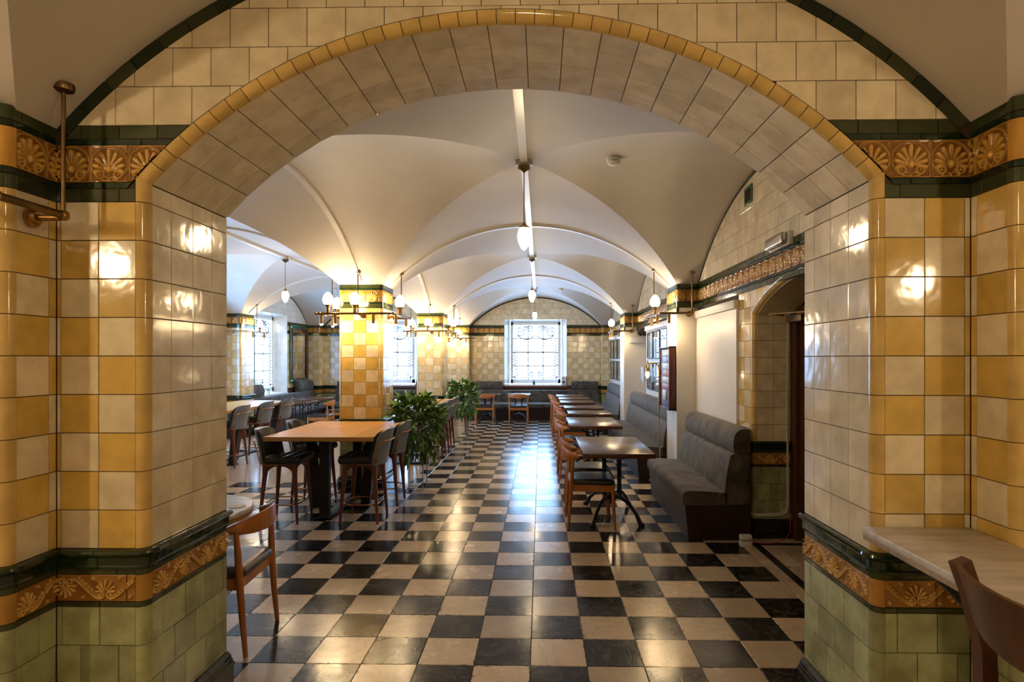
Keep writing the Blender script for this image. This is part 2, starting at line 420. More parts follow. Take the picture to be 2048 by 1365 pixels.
def put_tile(par, O, u, n, a0, a1, z0, z1, mat, name='tile', gap=GAP, tilt=0.0035, t=TH):
    w, h = a1 - a0 - gap, z1 - z0 - gap
    if w < 0.004 or h < 0.004: return None
    P = Vector(O) + Vector(u) * ((a0 + a1) / 2) + ZUP * ((z0 + z1) / 2) - Vector(n) * t
    P = P + Vector(n) * R.uniform(-0.0004, 0.0004)
    return link(name, tile_mesh(w, h, mat, t), par, frame(P, u, n, R.uniform(-tilt, tilt), R.uniform(-tilt, tilt)))
def clip_circle(poly, c, rad, outside):
    """keep the polygon's part outside (or inside) a circle; dense edges, arc points inserted"""
    sg = 1 if outside else -1
    def f(p): return sg * (math.hypot(p[0] - c[0], p[1] - c[1]) - rad)
    if all(f(p) > 0 for p in poly):
        mids = [((poly[i][0] + poly[(i + 1) % len(poly)][0]) / 2, (poly[i][1] + poly[(i + 1) % len(poly)][1]) / 2) for i in range(len(poly))]
        if all(f(p) > 0 for p in mids): return poly
    dn = []
    for i, p in enumerate(poly):
        q = poly[(i + 1) % len(poly)]
        for k in range(10): dn.append((p[0] + (q[0] - p[0]) * k / 10, p[1] + (q[1] - p[1]) * k / 10, k == 0))
    if all(f(p) <= 0 for p in dn): return []
    n = len(dn); st = next(i for i in range(n) if f(dn[i]) <= 0) if any(f(p) <= 0 for p in dn) else 0
    out = []; ex = None
    for k in range(n):
        p, q = dn[(st + k) % n], dn[(st + k + 1) % n]; fp, fq = f(p), f(q)
        if fp > 0 and p[2]: out.append(p[:2])
        if (fp > 0) != (fq > 0):
            t = fp / (fp - fq); x = (p[0] + (q[0] - p[0]) * t, p[1] + (q[1] - p[1]) * t)
            if fp > 0: ex = x; out.append(x)
            else:
                out.append(x)
    # arc points between the exit (last) and the entry (first crossing)
    if ex is not None:
        cr = [i for i, p in enumerate(out) if abs(f(p)) < 2e-4]
        if len(cr) >= 2:
            i0 = out.index(ex); en = out[(i0 + 1) % len(out)]
            if abs(f(en)) < 2e-4:
                a0 = math.atan2(ex[1] - c[1], ex[0] - c[0]); a1 = math.atan2(en[1] - c[1], en[0] - c[0])
                if abs(a1 - a0) < 1.5:
                    arc = [(c[0] + rad * math.cos(a0 + (a1 - a0) * k / 5), c[1] + rad * math.sin(a0 + (a1 - a0) * k / 5)) for k in range(1, 5)]
                    out = out[:i0 + 1] + arc + out[i0 + 1:]
    return out
def area2(p): return 0.5 * sum(p[i][0] * p[(i + 1) % len(p)][1] - p[(i + 1) % len(p)][0] * p[i][1] for i in range(len(p)))
def poly_tile(par, O, u, n, poly, mat, name='tile', t=TH):
    if len(poly) < 3 or abs(area2(poly)) < 1.2e-4: return None
    if area2(poly) < 0: poly = poly[::-1]
    cx = sum(p[0] for p in poly) / len(poly); cy = sum(p[1] for p in poly) / len(poly); k = len(poly)
    V = []
    for z, s in ((0, 1), (t - 0.0012, 1), (t, 0.985)):
        V += [((p[0] - cx) * s, (p[1] - cy) * s, z) for p in poly]
    Fq = [tuple(range(2 * k, 3 * k))]
    for L in (0, k):
        for m in range(k): Fq.append((L + m, L + (m + 1) % k, L + k + (m + 1) % k, L + k + m))
    me = bpy.data.meshes.new('cut_tile'); me.from_pydata(V, [], Fq); me.materials.append(M[mat])
    P = Vector(O) + Vector(u) * cx + ZUP * cy - Vector(n) * t
    return link(name, me, par, frame(P, u, n, R.uniform(-.003, .003), R.uniform(-.003, .003)))

# reliefs: height fields sampled from a drawn motif
def palmette(U, V):
    x = U * 2 - 1; y = V * 2 - 1; h = np.zeros_like(x)
    for k in range(-4, 5):
        a = math.radians(k * 25); L = 1.08 - 0.065 * abs(k); dx, dy = math.sin(a), math.cos(a)
        px, py = x, y + 0.32
        s = (px * dx + py * dy) / L; t = (px * dy - py * dx)
        w = 0.155 * np.clip(s, 0, 1) ** 0.7 * np.sqrt(np.clip(1 - np.clip((s - 0.72) / 0.28, 0, 1) ** 2, 0, 1)) + 1e-4
        lob = np.where((s > 0.12) & (s < 1), np.sqrt(np.clip(1 - (t / w) ** 2, 0, 1)) * (0.55 + 0.45 * s), 0)
        lob -= np.where(np.abs(t) < 0.022, 0.25, 0) * (lob > 0.1)
        h = np.maximum(h, lob)
    r = np.hypot(x / 0.17, (y + 0.30) / 0.24); h = np.maximum(h, np.sqrt(np.clip(1 - r ** 2, 0, 1)) * 1.05)
    for s in (-1, 1):
        d = np.hypot(x - s * 0.47, y + 0.60)
        h = np.maximum(h, np.clip(1 - np.abs(d - 0.20) / 0.075, 0, 1) * 0.9); h = np.maximum(h, np.clip(1 - d / 0.10, 0, 1))
        h = np.maximum(h, np.clip(1 - np.abs(np.hypot(x - s * 0.2, y + 0.95) - 0.22) / 0.06, 0, 1) * 0.7 * (y > -0.95))
    rr = np.hypot(x, (y + 0.02) / 0.98)
    h = np.maximum(h, np.clip(1 - np.abs(rr - 0.95) / 0.055, 0, 1) * 0.65)
    e = np.maximum(np.abs(x), np.abs(y)); h = np.maximum(h, np.clip((e - 0.93) / 0.03, 0, 1) * 0.5)
    d = np.hypot(np.abs(x) - 1.0, y - 0.80); h = np.maximum(h, np.clip(1 - d / 0.15, 0, 1) * 0.8)
    return np.clip(h, 0, 1.1)
def spiral(cx, cy, r0, a0, turns, sg, n=46):
    return [(cx + r0 * (1 - 0.85 * i / n) * math.cos(a0 + sg * turns * 2 * PI * i / n), cy + r0 * (1 - 0.85 * i / n) * math.sin(a0 + sg * turns * 2 * PI * i / n)) for i in range(n)]
def anthemion(U, V):
    """running frieze, 3:1 period: upright and inverted palmettes linked by acanthus scrolls"""
    x = U * 3.0; y = V; h = np.zeros_like(x)
    def fan(cx, cy, up):
        nonlocal h
        for k in range(-3, 4):
            a = math.radians(k * 27); dx, dy = math.sin(a), math.cos(a) * up; L = 0.50 - 0.035 * abs(k)
            px, py = x - cx, y - cy; s = (px * dx + py * dy) / L; t = px * dy - py * dx
            w = 0.062 * np.clip(s, 0.02, 1) ** 0.8 * np.sqrt(np.clip(1 - np.clip((s - 0.75) / 0.25, 0, 1) ** 2, 0, 1)) + 1e-4
            h = np.maximum(h, np.where((s > 0.15) & (s < 1), np.sqrt(np.clip(1 - (t / w) ** 2, 0, 1)), 0))
    def line(pts, w, amp=1.0):
        nonlocal h
        d = np.full_like(x, 9.0)
        for (px, py) in pts: d = np.minimum(d, np.hypot(x - px, y - py))
        h = np.maximum(h, np.clip(1 - (d / w) ** 2, 0, 1) * amp)
    fan(2.25, 0.36, 1); fan(0.75, 0.64, -1)
    for s in (-1, 1):
        line(spiral(2.25 + s * 0.17, 0.26, 0.15, PI / 2, 1.3, s), 0.035); line(spiral(0.75 + s * 0.17, 0.74, 0.15, -PI / 2, 1.3, -s), 0.035)
        S = []
        for i in range(70):
            t = i / 69; S.append((0.92 + 1.16 * t, 0.86 - 0.74 * (3 * t * t - 2 * t ** 3)) if s > 0 else (3.58 - 1.16 * t - 0.0, 0.86 - 0.74 * (3 * t * t - 2 * t ** 3)))
        for off in (0, -3.0, 3.0):
            line([(p[0] + off, p[1]) for p in S], 0.04); line([(p[0] + off + s * 0.03, p[1] + 0.085 + 0.05 * math.sin(i * 0.9)) for i, p in enumerate(S) if i > 14], 0.05, 0.7)
    for cx, cy in ((1.35, 0.17), (0.15, 0.17), (1.75, 0.86), (2.75, 0.86)):
        d = np.hypot(x - cx, y - cy); h = np.maximum(h, np.clip(1 - (d / 0.085) ** 2, 0, 1) * (0.75 + 0.25 * np.cos(6 * np.arctan2(y - cy, x - cx))))
    return np.clip(h, 0, 1)
_rc = {}
def relief_mesh(kind, mat, W, H, u0, u1, nx, ny, amp, clip=None):
    key = (kind, mat, round(W, 3), round(H, 3), round(u0, 3), round(u1, 3), nx) if clip is None else None
    if key and key in _rc: return _rc[key]
    k = max(2, int(nx * (u1 - u0))); us = np.linspace(u0, u1, k + 1); vs = np.linspace(0, 1, ny + 1)
    U, V = np.meshgrid(us, vs, indexing='ij'); h = (palmette if kind == 'p' else anthemion)(U, V)
    edge = np.minimum(np.minimum(U - u0, u1 - U) * W, np.minimum(V, 1 - V) * H); h = h * np.clip(edge / 0.002, 0, 1)
    g = GAP / 2
    X = np.clip(U * W, u0 * W + g, u1 * W - g); Z = np.clip(V * H, g, H - g)
    verts = np.stack([X, Z, TH - 0.001 + h * amp - np.clip(1 - edge / 0.0015, 0, 1) * 0.003], -1).reshape(-1, 3)
    n2 = ny + 1; quads = []
    keep = np.ones(len(verts), bool)
    if clip is not None:
        verts, keep = clip(verts)
    for i in range(k):
        for j in range(ny):
            q = (i * n2 + j, (i + 1) * n2 + j, (i + 1) * n2 + j + 1, i * n2 + j + 1)
            if keep[list(q)].any(): quads.append(q)
    if not quads: return None
    me = bpy.data.meshes.new('relief_tile'); me.from_pydata(verts.tolist(), [], quads); me.materials.append(M[mat])
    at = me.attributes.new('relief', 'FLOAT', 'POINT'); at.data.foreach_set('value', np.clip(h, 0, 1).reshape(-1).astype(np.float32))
    me.polygons.foreach_set('use_smooth', [True] * len(me.polygons)); me.update()
    if key: _rc[key] = me
    return me
def put_relief(par, O, u, n, kind, a0, z0, W, H, u0, u1, near, clip=None):
    if (u1 - u0) * W < 0.012: return
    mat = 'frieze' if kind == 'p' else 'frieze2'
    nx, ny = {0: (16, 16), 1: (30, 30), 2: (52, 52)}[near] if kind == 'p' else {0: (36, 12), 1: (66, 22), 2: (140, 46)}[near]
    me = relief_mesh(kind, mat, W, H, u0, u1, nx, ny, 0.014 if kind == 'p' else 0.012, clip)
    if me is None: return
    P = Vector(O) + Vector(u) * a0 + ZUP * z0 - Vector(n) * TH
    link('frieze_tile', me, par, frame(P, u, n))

def strip_tiles(par, O, u, n, a0, a1, z0, z1, mat, ph=0.0, name='border_tile', pitch=PIT, poly=None, t=TH):
    a = a0 - (pitch - ph if ph else 0)
    while a < a1 - 1e-4:
        s, e = max(a, a0), min(a + pitch, a1)
        if e - s > 0.006:
            if poly: poly(s, e, z0, z1, mat, name)
            else: put_tile(par, O, u, n, s, e, z0, z1, mat, name, t=t)
        a += pitch
Z = dict(base=0.17, green=0.65, strip=0.672, fr2=0.78, ol2=0.805, mould=0.885, tiles=2.28, ol3=2.333, dg=2.358, fr=2.507, dg2=2.532, ol4=2.587)
MOULD = [(0.0, 0.0), (0.012, 0.0), (0.014, 0.010), (0.010, 0.016), (0.010, 0.046), (0.014, 0.050), (0.026, 0.056), (0.033, 0.066), (0.030, 0.076), (0.018, 0.080), (0.0, 0.080)]
SKIRT = [(0.0, 0.0), (0.034, 0.0), (0.034, 0.100), (0.040, 0.106), (0.040, 0.118), (0.030, 0.124), (0.030, 0.134), (0.022, 0.140), (0.022, 0.152), (0.008, 0.166), (0.0, 0.170)]
def profile_strip(par, O, u, n, a0, a1, z0, prof, mat, name, ph=0.0, pitch=0.155, m0=0.0, m1=0.0):
    """moulded pieces along a face; m0 / m1 mitre the two ends by +-45 degrees (+1 outer, -1 inner corner)"""
    u = Vector(u); n = Vector(n); a = a0 - (pitch - ph if ph else 0)
    while a < a1 - 1e-4:
        s, e = max(a, a0), min(a + pitch, a1)
        if e - s > 0.005:
            V = []
            for (x, sgn, mm) in ((s + (GAP / 2 if s > a0 else 0), -1, m0 if s <= a0 + 1e-6 else 0), (e - (GAP / 2 if e < a1 else 0), 1, m1 if e >= a1 - 1e-6 else 0)):
                for (d, z) in prof: V.append(Vector(O) + u * (x + sgn * mm * d) + n * d + ZUP * (z0 + z))
            k = len(prof); Fq = [(i, k + i, k + i + 1, i + 1) for i in range(k - 1)] + [tuple(range(k)), tuple(range(2 * k - 1, k - 1, -1))]
            me = bpy.data.meshes.new(name); me.from_pydata([tuple(v) for v in V], [], Fq); me.materials.append(M[mat])
            link(name, me, par)
        a += pitch
def frieze_row(par, O, u, n, a0, a1, near, ph=0.0, clip=None):
    a = a0 - (PIT - ph if ph else 0)
    while a < a1 - 1e-4:
        s, e = max(a, a0), min(a + PIT, a1)
        if e - s > 0.012: put_relief(par, O, u, n, 'p', a, Z['dg'], PIT, Z['fr'] - Z['dg'], (s - a) / PIT, (e - a) / PIT, near, clip(a) if clip else None)
        a += PIT
def frieze2_row(par, O, u, n, a0, a1, near, ph=0.0):
    W = 0.324; a = a0 - (W - ph if ph else 0)
    while a < a1 - 1e-4:
        s, e = max(a, a0), min(a + W, a1)
        if e - s > 0.012: put_relief(par, O, u, n, 'a', a, Z['strip'], W, Z['fr2'] - Z['strip'], (s - a) / W, (e - a) / W, near)
        a += W
def bond(par, O, u, n, a0, a1, z0, z1, mat, ph=0.0, top=True, name='tile', poly=None):
    """running bond, courses counted from z1 downward (top) or z0 upward"""
    k = 0
    while True:
        lo, hi = (z1 - (k + 1) * PIT, z1 - k * PIT) if top else (z0 + k * PIT, z0 + (k + 1) * PIT)
        if (top and hi < z0 + 0.01) or (not top and lo > z1 - 0.01): break
        strip_tiles(par, O, u, n, a0, a1, max(lo, z0), min(hi, z1), mat, (ph + (k % 2) * PIT / 2) % PIT, name, poly=poly)
        k += 1
YEL = 'yellow'
def dress(par, O, u, n, cols, par0=0, secs='GDM B', pat='check', near=1, ph=0.06, m0=0, m1=0, f2ph=0.0, fph=0.0, zlo=None):
    """a full standard elevation: skirting S, green G, dado D, main tiles M, band B"""
    a0, a1 = cols[0], cols[-1]
    if 'S' in secs: profile_strip(par, O, u, n, a0, a1, 0, SKIRT, 'black_tile', 'skirting_tile', ph, 0.31, m0, m1)
    if 'G' in secs: bond(par, O, u, n, a0, a1, Z['base'], Z['green'], 'sage', ph)
    if 'D' in secs:
        strip_tiles(par, O, u, n, a0, a1, Z['green'], Z['strip'], 'olive', ph)
        frieze2_row(par, O, u, n, a0, a1, near, f2ph)
        strip_tiles(par, O, u, n, a0, a1, Z['fr2'], Z['ol2'], 'olive', (ph + 0.07) % PIT)
        profile_strip(par, O, u, n, a0, a1, Z['ol2'], MOULD, 'dark_green', 'moulding_tile', ph, 0.155, m0, m1)
    if 'M' in secs:
        for r in range(9):
            z1 = Z['tiles'] - r * PIT; z0 = max(z1 - PIT, Z['mould'])
            if zlo is not None and z1 < zlo: continue
            for c in range(len(cols) - 1):
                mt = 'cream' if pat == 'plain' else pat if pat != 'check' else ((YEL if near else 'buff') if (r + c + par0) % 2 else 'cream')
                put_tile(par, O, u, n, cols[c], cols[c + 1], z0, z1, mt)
    if 'B' in secs:
        strip_tiles(par, O, u, n, a0, a1, Z['tiles'], Z['ol3'], 'olive', ph)
        strip_tiles(par, O, u, n, a0, a1, Z['ol3'], Z['dg'], 'dark_green', (ph + 0.08) % PIT)
        frieze_row(par, O, u, n, a0, a1, near, fph)
        strip_tiles(par, O, u, n, a0, a1, Z['fr'], Z['dg2'], 'dark_green', ph)
        strip_tiles(par, O, u, n, a0, a1, Z['dg2'], Z['ol4'], 'olive', (ph + 0.08) % PIT)
_bc = {}
def bull_mesh(r, h, mat, seg=6):
    key = (round(r, 3), round(h, 3), mat)
    if key in _bc: return _bc[key]
    V = []
    for z in (GAP / 2, h - GAP / 2):
        for i in range(seg + 1):
            a = PI / 2 * i / seg; V.append((r * math.cos(a), r * math.sin(a), z))
        V.append((r * 0.35, r * 0.35, z))
    k = seg + 2; Fq = [(i, (i + 1), k + i + 1, k + i) for i in range(seg)] + [tuple(range(k - 1, -1, -1)), tuple(range(k, 2 * k))]
    me = bpy.data.meshes.new('bullnose'); me.from_pydata(V, [], Fq); me.materials.append(M[mat])
    me.polygons.foreach_set('use_smooth', [True] * len(me.polygons)); me.set_sharp_from_angle(angle=0.6)
    _bc[key] = me; return me
def bullnose(par, c, r, quad, top='trim_yellow', secs='GDMB', extra=None):
    """vertical rounded corner: c = axis of the round, quad = rotation of the quarter circle (degrees)"""
    rows = []
    if 'G' in secs: rows += [(Z['base'], 0.34, 'sage'), (0.34, 0.495, 'sage'), (0.495, Z['green'], 'sage')]
    if 'D' in secs: rows += [(Z['green'], Z['strip'], 'olive'), (Z['strip'], Z['fr2'], 'amber'), (Z['fr2'], Z['ol2'], 'olive')]
    if 'M' in secs:
        rows += [(max(Z['tiles'] - (k + 1) * PIT, Z['mould']), Z['tiles'] - k * PIT, top) for k in range(9)]
    if 'B' in secs: rows += [(Z['tiles'], Z['ol3'], 'olive'), (Z['ol3'], Z['dg'], 'dark_green'), (Z['dg'], Z['fr'], 'amber_hi'), (Z['fr'], Z['dg2'], 'dark_green'), (Z['dg2'], Z['ol4'], 'olive')]
    rows += extra or []
    for z0, z1, mt in rows:
        link('bullnose_tile', bull_mesh(r, z1 - z0, mt), par, Matrix.Translation((c[0], c[1], z0)) @ Matrix.Rotation(math.radians(quad), 4, 'Z'))
    for prof, z0, mt, nm, s in ((MOULD, Z['ol2'], 'dark_green', 'moulding_tile', 'D'), (SKIRT, 0, 'black_tile', 'skirting_tile', 'S')):
        if s not in secs: continue
        V = []; seg = 6
        for i in range(seg + 1):
            a = math.radians(quad) + PI / 2 * i / seg
            for d, z in prof: V.append((c[0] + (r + d) * math.cos(a), c[1] + (r + d) * math.sin(a), z0 + z))
        k = len(prof); Fq = [(i * k + j, (i + 1) * k + j, (i + 1) * k + j + 1, i * k + j + 1) for i in range(seg) for j in range(k - 1)]
        me = bpy.data.meshes.new(nm); me.from_pydata(V, [], Fq); me.materials.append(M[mt])
        me.polygons.foreach_set('use_smooth', [True] * len(me.polygons)); me.set_sharp_from_angle(angle=0.5)
        link(nm, me, par)

# ------------------------------------------------------------------ vaults
SPR, CRN = 2.575, 3.378
def arcR(a): return (a * a + (CRN - SPR) ** 2) / (2 * (CRN - SPR))
def arcz(u, a): r = arcR(a); return CRN - r + math.sqrt(max(0, r * r - u * u))
def arcinv(z, a): r = arcR(a); d = z - CRN + r; return math.sqrt(max(0, r * r - d * d))
def groin(mb, xc, a, yc, b, xlo, xhi, ylo, yhi, n=40):
    xs = [xc + a * math.sin(PI / 2 * (i / n)) if False else xc - a + 2 * a * i / n for i in range(n + 1)]
    ys = [yc - b + 2 * b * i / n for i in range(n + 1)]
    F1 = [(x, yc + arcinv(arcz(x - xc, a), b), arcz(x - xc, a)) for x in xs]
    mb.add([(x, y, z) for x, y, z in F1] + [(x, yhi, z) for x, y, z in F1], [(i, i + 1, n + 2 + i, n + 1 + i) for i in range(n)])
    F2 = [(x, 2 * yc - y, z) for x, y, z in F1]
    mb.add([(x, ylo, z) for x, y, z in F2] + F2, [(i, i + 1, n + 2 + i, n + 1 + i) for i in range(n)])
    G1 = [(xc + arcinv(arcz(y - yc, b), a), y, arcz(y - yc, b)) for y in ys]
    mb.add(G1 + [(xhi, y, z) for x, y, z in G1], [(i, n + 1 + i, n + 2 + i, i + 1) for i in range(n)])
    G2 = [(2 * xc - x, y, z) for x, y, z in G1]
    mb.add([(xlo, y, z) for x, y, z in G2] + G2, [(i, n + 1 + i, n + 2 + i, i + 1) for i in range(n)])

# plan
DN, DF = 2.32, 2.93                  # arch wall, near and far face
XL, XR = -1.585, 1.308               # jambs of the arch
XIL, XIR = -1.948, 1.68              # inner corners beside the arch
XP0, XP1 = -2.53, -1.98              # pillars
XQ, XW = 1.69, 1.95                  # right pilasters, right wall
XLP, XLW = -6.15, -6.5               # left pilasters, left wall
PY = [(7.3, 7.85), (11.9, 12.45)]
YF = 16.5                            # far wall
BAYS = [(DF, 7.3), (7.85, 11.9), (12.45, 16.2)]
EDGE = [DF, 7.575, 12.175, YF]
XC1, A1 = (XP1 + XQ) / 2, (XQ - XP1) / 2
XC2, A2 = (XLP + XP0) / 2, (XP0 - XLP) / 2
XCN, AN = (XIL + XIR) / 2, (XIR - XIL) / 2
TOP = 3.62
cl = MB()
for k, (y0, y1) in enumerate(BAYS):
    b, yc = (y1 - y0) / 2, (y0 + y1) / 2
    groin(cl, XC1, A1, yc, b, (XP0 + XP1) / 2, XW + 0.01, EDGE[k], EDGE[k + 1])
    groin(cl, XC2, A2, yc, b, XLW - 0.01, (XP0 + XP1) / 2, EDGE[k], EDGE[k + 1])
groin(cl, XCN, AN, 0.0, 2.14, -4.0, 3.6, -2.6, DN + 0.01)
ceil = cl.build('ceiling', 'plaster', smooth=30); tag(ceil, kind='structure')
for nm, bx in (('sky_block_slab', (-7.2, 4.2, -3.0, 17.4, TOP, TOP + 0.15)),):  # unseen slab added above the vaults to stop sky light leaking in
    link(nm, MB().box(*bx).mesh(nm, 'plaster'), ceil)
# white trunking along the ridges and arches
def trunk(name, pts, w, d, up):
    sec = [(-w / 2, -d), (w / 2, -d), (w / 2, 0.004), (-w / 2, 0.004)]
    o = MB().sweep(pts, [sec] * len(pts), up).build(name, 'trunk', ceil, 30)
    return o
trunk('ridge_trunking', [(XC1, DF, CRN), (XC1, 9.0, CRN), (XC1, YF, CRN)], 0.064, 0.032, (0, 0, 1))
trunk('ridge_trunking', [(XC2, DF, CRN), (XC2, 9.0, CRN), (XC2, YF, CRN)], 0.064, 0.032, (0, 0, 1))
for y in EDGE[1:3]:
    for xc, a in ((XC1, A1), (XC2, A2)):
        pts = [(xc + a * 0.985 * (i / 20 - 1), y, arcz(a * 0.985 * (i / 20 - 1), a)) for i in range(41)]
        trunk('arch_trunking', pts, 0.045, 0.026, (0, 0, 1))
for (y0, y1) in BAYS:
    b, yc = (y1 - y0) / 2, (y0 + y1) / 2
    pts = [((XP0 + XP1) / 2, yc + b * 0.98 * (i / 20 - 1), arcz(b * 0.98 * (i / 20 - 1), b)) for i in range(41)]
    trunk('arch_trunking', pts, 0.06, 0.026, (0, 0, 1))
    for xc in (XC1, XC2):
        link('junction_box', MB().bbox(xc - 0.075, xc + 0.075, yc - 0.035, yc + 0.035, CRN - 0.045, CRN + 0.004).mesh('junction_box', 'trunk'), ceil)

# ------------------------------------------------------------------ the arch wall in front of the camera
wf = MB()
ARC_C, ARC_R = ((XL + XR) / 2, 2.997 - 1.955), 1.955
half = (XR - XL) / 2; SPZ = ARC_C[1] + math.sqrt(ARC_R ** 2 - half ** 2); phi = math.asin(half / ARC_R)
B0, B1 = DN + TH - 0.001, DF - 0.004
wf.box(-4.0, XL - 0.04, B0, B1, 0, TOP); wf.box(XR + 0.04, 3.6, B0, B1, 0, TOP)
wf.box(XL - 0.05, XL - TH + 0.001, DN + 0.042, B1, 0, TOP - 0.9); wf.box(XR + TH - 0.001, XR + 0.05, DN + 0.042, B1, 0, TOP - 0.9)
na = 48
arc = [(ARC_C[0] + (ARC_R + TH) * math.sin(-phi + 2 * phi * i / na), ARC_C[1] + (ARC_R + TH) * math.cos(-phi + 2 * phi * i / na)) for i in range(na + 1)]
def _pt(r, i):
    t = -phi * 1.03 + 2 * phi * 1.03 * i / na; return (ARC_C[0] + r * math.sin(t), ARC_C[1] + r * math.cos(t))
for i in range(na):
    (x0, z0), (x1, z1) = _pt(ARC_R + 0.041, i), _pt(ARC_R + 0.041, i + 1)
    (u0, w0), (u1, w1) = _pt(ARC_R + TH, i), _pt(ARC_R + TH, i + 1)
    wf.add([(x0, B0, z0), (x1, B0, z1), (x1, B0, TOP), (x0, B0, TOP), (u0, B1, w0), (u1, B1, w1), (x1, B1, TOP), (x0, B1, TOP),
            (x0, DN + 0.042, z0), (x1, DN + 0.042, z1), (u0, DN + 0.042, w0), (u1, DN + 0.042, w1)],
           [(0, 1, 2, 3), (7, 6, 5, 4), (0, 8, 9, 1), (8, 10, 11, 9), (10, 4, 5, 11)])
wall_front = tag(link('wall_front', wf.mesh('wall_front', 'grout')), kind='structure')
UX, UY, NX, NY = Vector((1, 0, 0)), Vector((0, 1, 0)), Vector((1, 0, 0)), Vector((0, 1, 0))
rb = 0.04
def part(name, parent, mb=None, mat='grout'):
    """a thin backing slab that carries tiles"""
    return link(name, mb.mesh(name, mat), parent)
# left and right faces toward the camera
fl = part('face', wall_front, MB().box(XIL - 0.02, XL - rb, B0 + 0.002, B0 + 0.05, 0, SPZ))
dress(fl, (0, DN, 0), UX, -NY, [XIL, XIL + 0.016, XIL + 0.016 + PIT, XL - rb + 0.0], 1, 'SGDM', near=2, ph=0.02, f2ph=0.285, m0=-1)
fr = part('face', wall_front, MB().box(XR + rb, XIR + 0.02, B0 + 0.002, B0 + 0.05, 0, SPZ))
dress(fr, (0, DN, 0), UX, -NY, [XR + rb, XR + rb + PIT, XR + rb + 2 * PIT, XIR], 0, 'SGDM', near=2, ph=0.05, f2ph=0.20, m1=-1)
# jambs
jl = part('jamb', wall_front, MB().box(XL - TH - 0.03, XL - TH + 0.0015, DN + rb + .003, DF - .005, 0, SPZ))
jcols = [DN + rb, DN + rb + 0.125, DN + rb + 0.28, DN + rb + 0.435, DF]
dress(jl, (XL, 0, 0), UY, NX, jcols, 0, 'SGDM', 'plain', near=2, ph=0.07, f2ph=0.13)
jr = part('jamb', wall_front, MB().box(XR + TH - 0.0015, XR + TH + 0.03, DN + rb + .003, DF - .005, 0, SPZ))
dress(jr, (XR, 0, 0), -UY, -NX, [-DF, -DF + 0.105, -DF + 0.26, -DF + 0.415, -DN - rb], 0, 'SGDM', 'plain', near=2, ph=0.07, f2ph=0.06)
# top course of the jambs below the springing
for par_, X_, u_, n_, cs in ((jl, XL, UY, NX, jcols), (jr, XR, -UY, -NX, [-DF, -DF + 0.105, -DF + 0.26, -DF + 0.415, -DN - rb])):
    for c in range(4): put_tile(par_, (X_, 0, 0), u_, n_, cs[c], cs[c + 1], Z['tiles'], SPZ, 'cream')
bl_ = part('corner', wall_front, MB().box(XL - rb, XL - rb + 0.02, DN + 0.026, DN + rb, 0, SPZ))
bullnose(bl_, (XL - rb, DN + rb), rb, 270, secs='SGDM', extra=[(Z['tiles'], SPZ + 0.028, 'trim_yellow')])
br_ = part('corner', wall_front, MB().box(XR + rb - 0.02, XR + rb, DN + 0.026, DN + rb, 0, SPZ))
bullnose(br_, (XR + rb, DN + rb), rb, 180, secs='SGDM', extra=[(Z['tiles'], SPZ + 0.028, 'trim_yellow')])
# far corners of the jambs: small rounded edge
# arch: soffit tiles and bullnose voussoirs
sof = part('arch_soffit', wall_front, MB().box(XCN - 0.05, XCN + 0.05, DN + 0.1, DN + 0.14, ARC_C[1] + ARC_R + 0.02, ARC_C[1] + ARC_R + 0.04))
nso = 21; dphi = 2 * phi / nso
dcols = [DN + rb, DN + rb + 0.145, DN + rb + 0.30, DN + rb + 0.455, DF]
for i in range(nso):
    th = -phi + (i + 0.5) * dphi
    n_ = Vector((-math.sin(th), 0, -math.cos(th))); u_ = Vector((math.cos(th), 0, -math.sin(th)))
    w = 2 * (ARC_R) * math.tan(dphi / 2) - GAP
    for c in range(4):
        d0, d1 = dcols[c], dcols[c + 1]
        me = tile_mesh(w, d1 - d0 - GAP, 'cream')
        P = Vector((ARC_C[0] + (ARC_R + TH) * math.sin(th), (d0 + d1) / 2, ARC_C[1] + (ARC_R + TH) * math.cos(th)))
        link('tile', me, sof, frame(P, u_, n_, R.uniform(-.006, .006), R.uniform(-.006, .006)))
vous = part('arch_trim', wall_front, MB().box(XCN - 0.05, XCN + 0.05, DN + 0.02, DN + 0.03, ARC_C[1] + ARC_R + 0.01, ARC_C[1] + ARC_R + 0.03))
nv = 43; dv = 2 * phi / nv; seg = 6
V = []; g = GAP / 2 / ARC_R
for s in (-dv / 2 + g, 0, dv / 2 - g):
    for i in range(seg + 1):
        a = PI / 2 * i / seg
        rr = ARC_R + rb - rb * math.sin(a); yy = rb - rb * math.cos(a)
        V.append((rr * math.sin(s), DN + yy, rr * math.cos(s)))
    V.append(((ARC_R + rb) * math.sin(s), DN + rb, (ARC_R + rb) * math.cos(s)))
k = seg + 2
Fq = [(L * k + i, L * k + i + 1, (L + 1) * k + i + 1, (L + 1) * k + i) for L in (0, 1) for i in range(seg)] + [tuple(range(k)), tuple(range(3 * k - 1, 2 * k - 1, -1))]
vme = bpy.data.meshes.new('voussoir'); vme.from_pydata(V, [], Fq); vme.materials.append(M['trim_yellow'])
vme.polygons.foreach_set('use_smooth', [True] * len(vme.polygons)); vme.set_sharp_from_angle(angle=0.6)
for i in range(nv):
    th = -phi + (i + 0.5) * dv
    link('voussoir_tile', vme, vous, Matrix.Translation((ARC_C[0], 0, ARC_C[1])) @ Matrix.Rotation(th, 4, 'Y'))
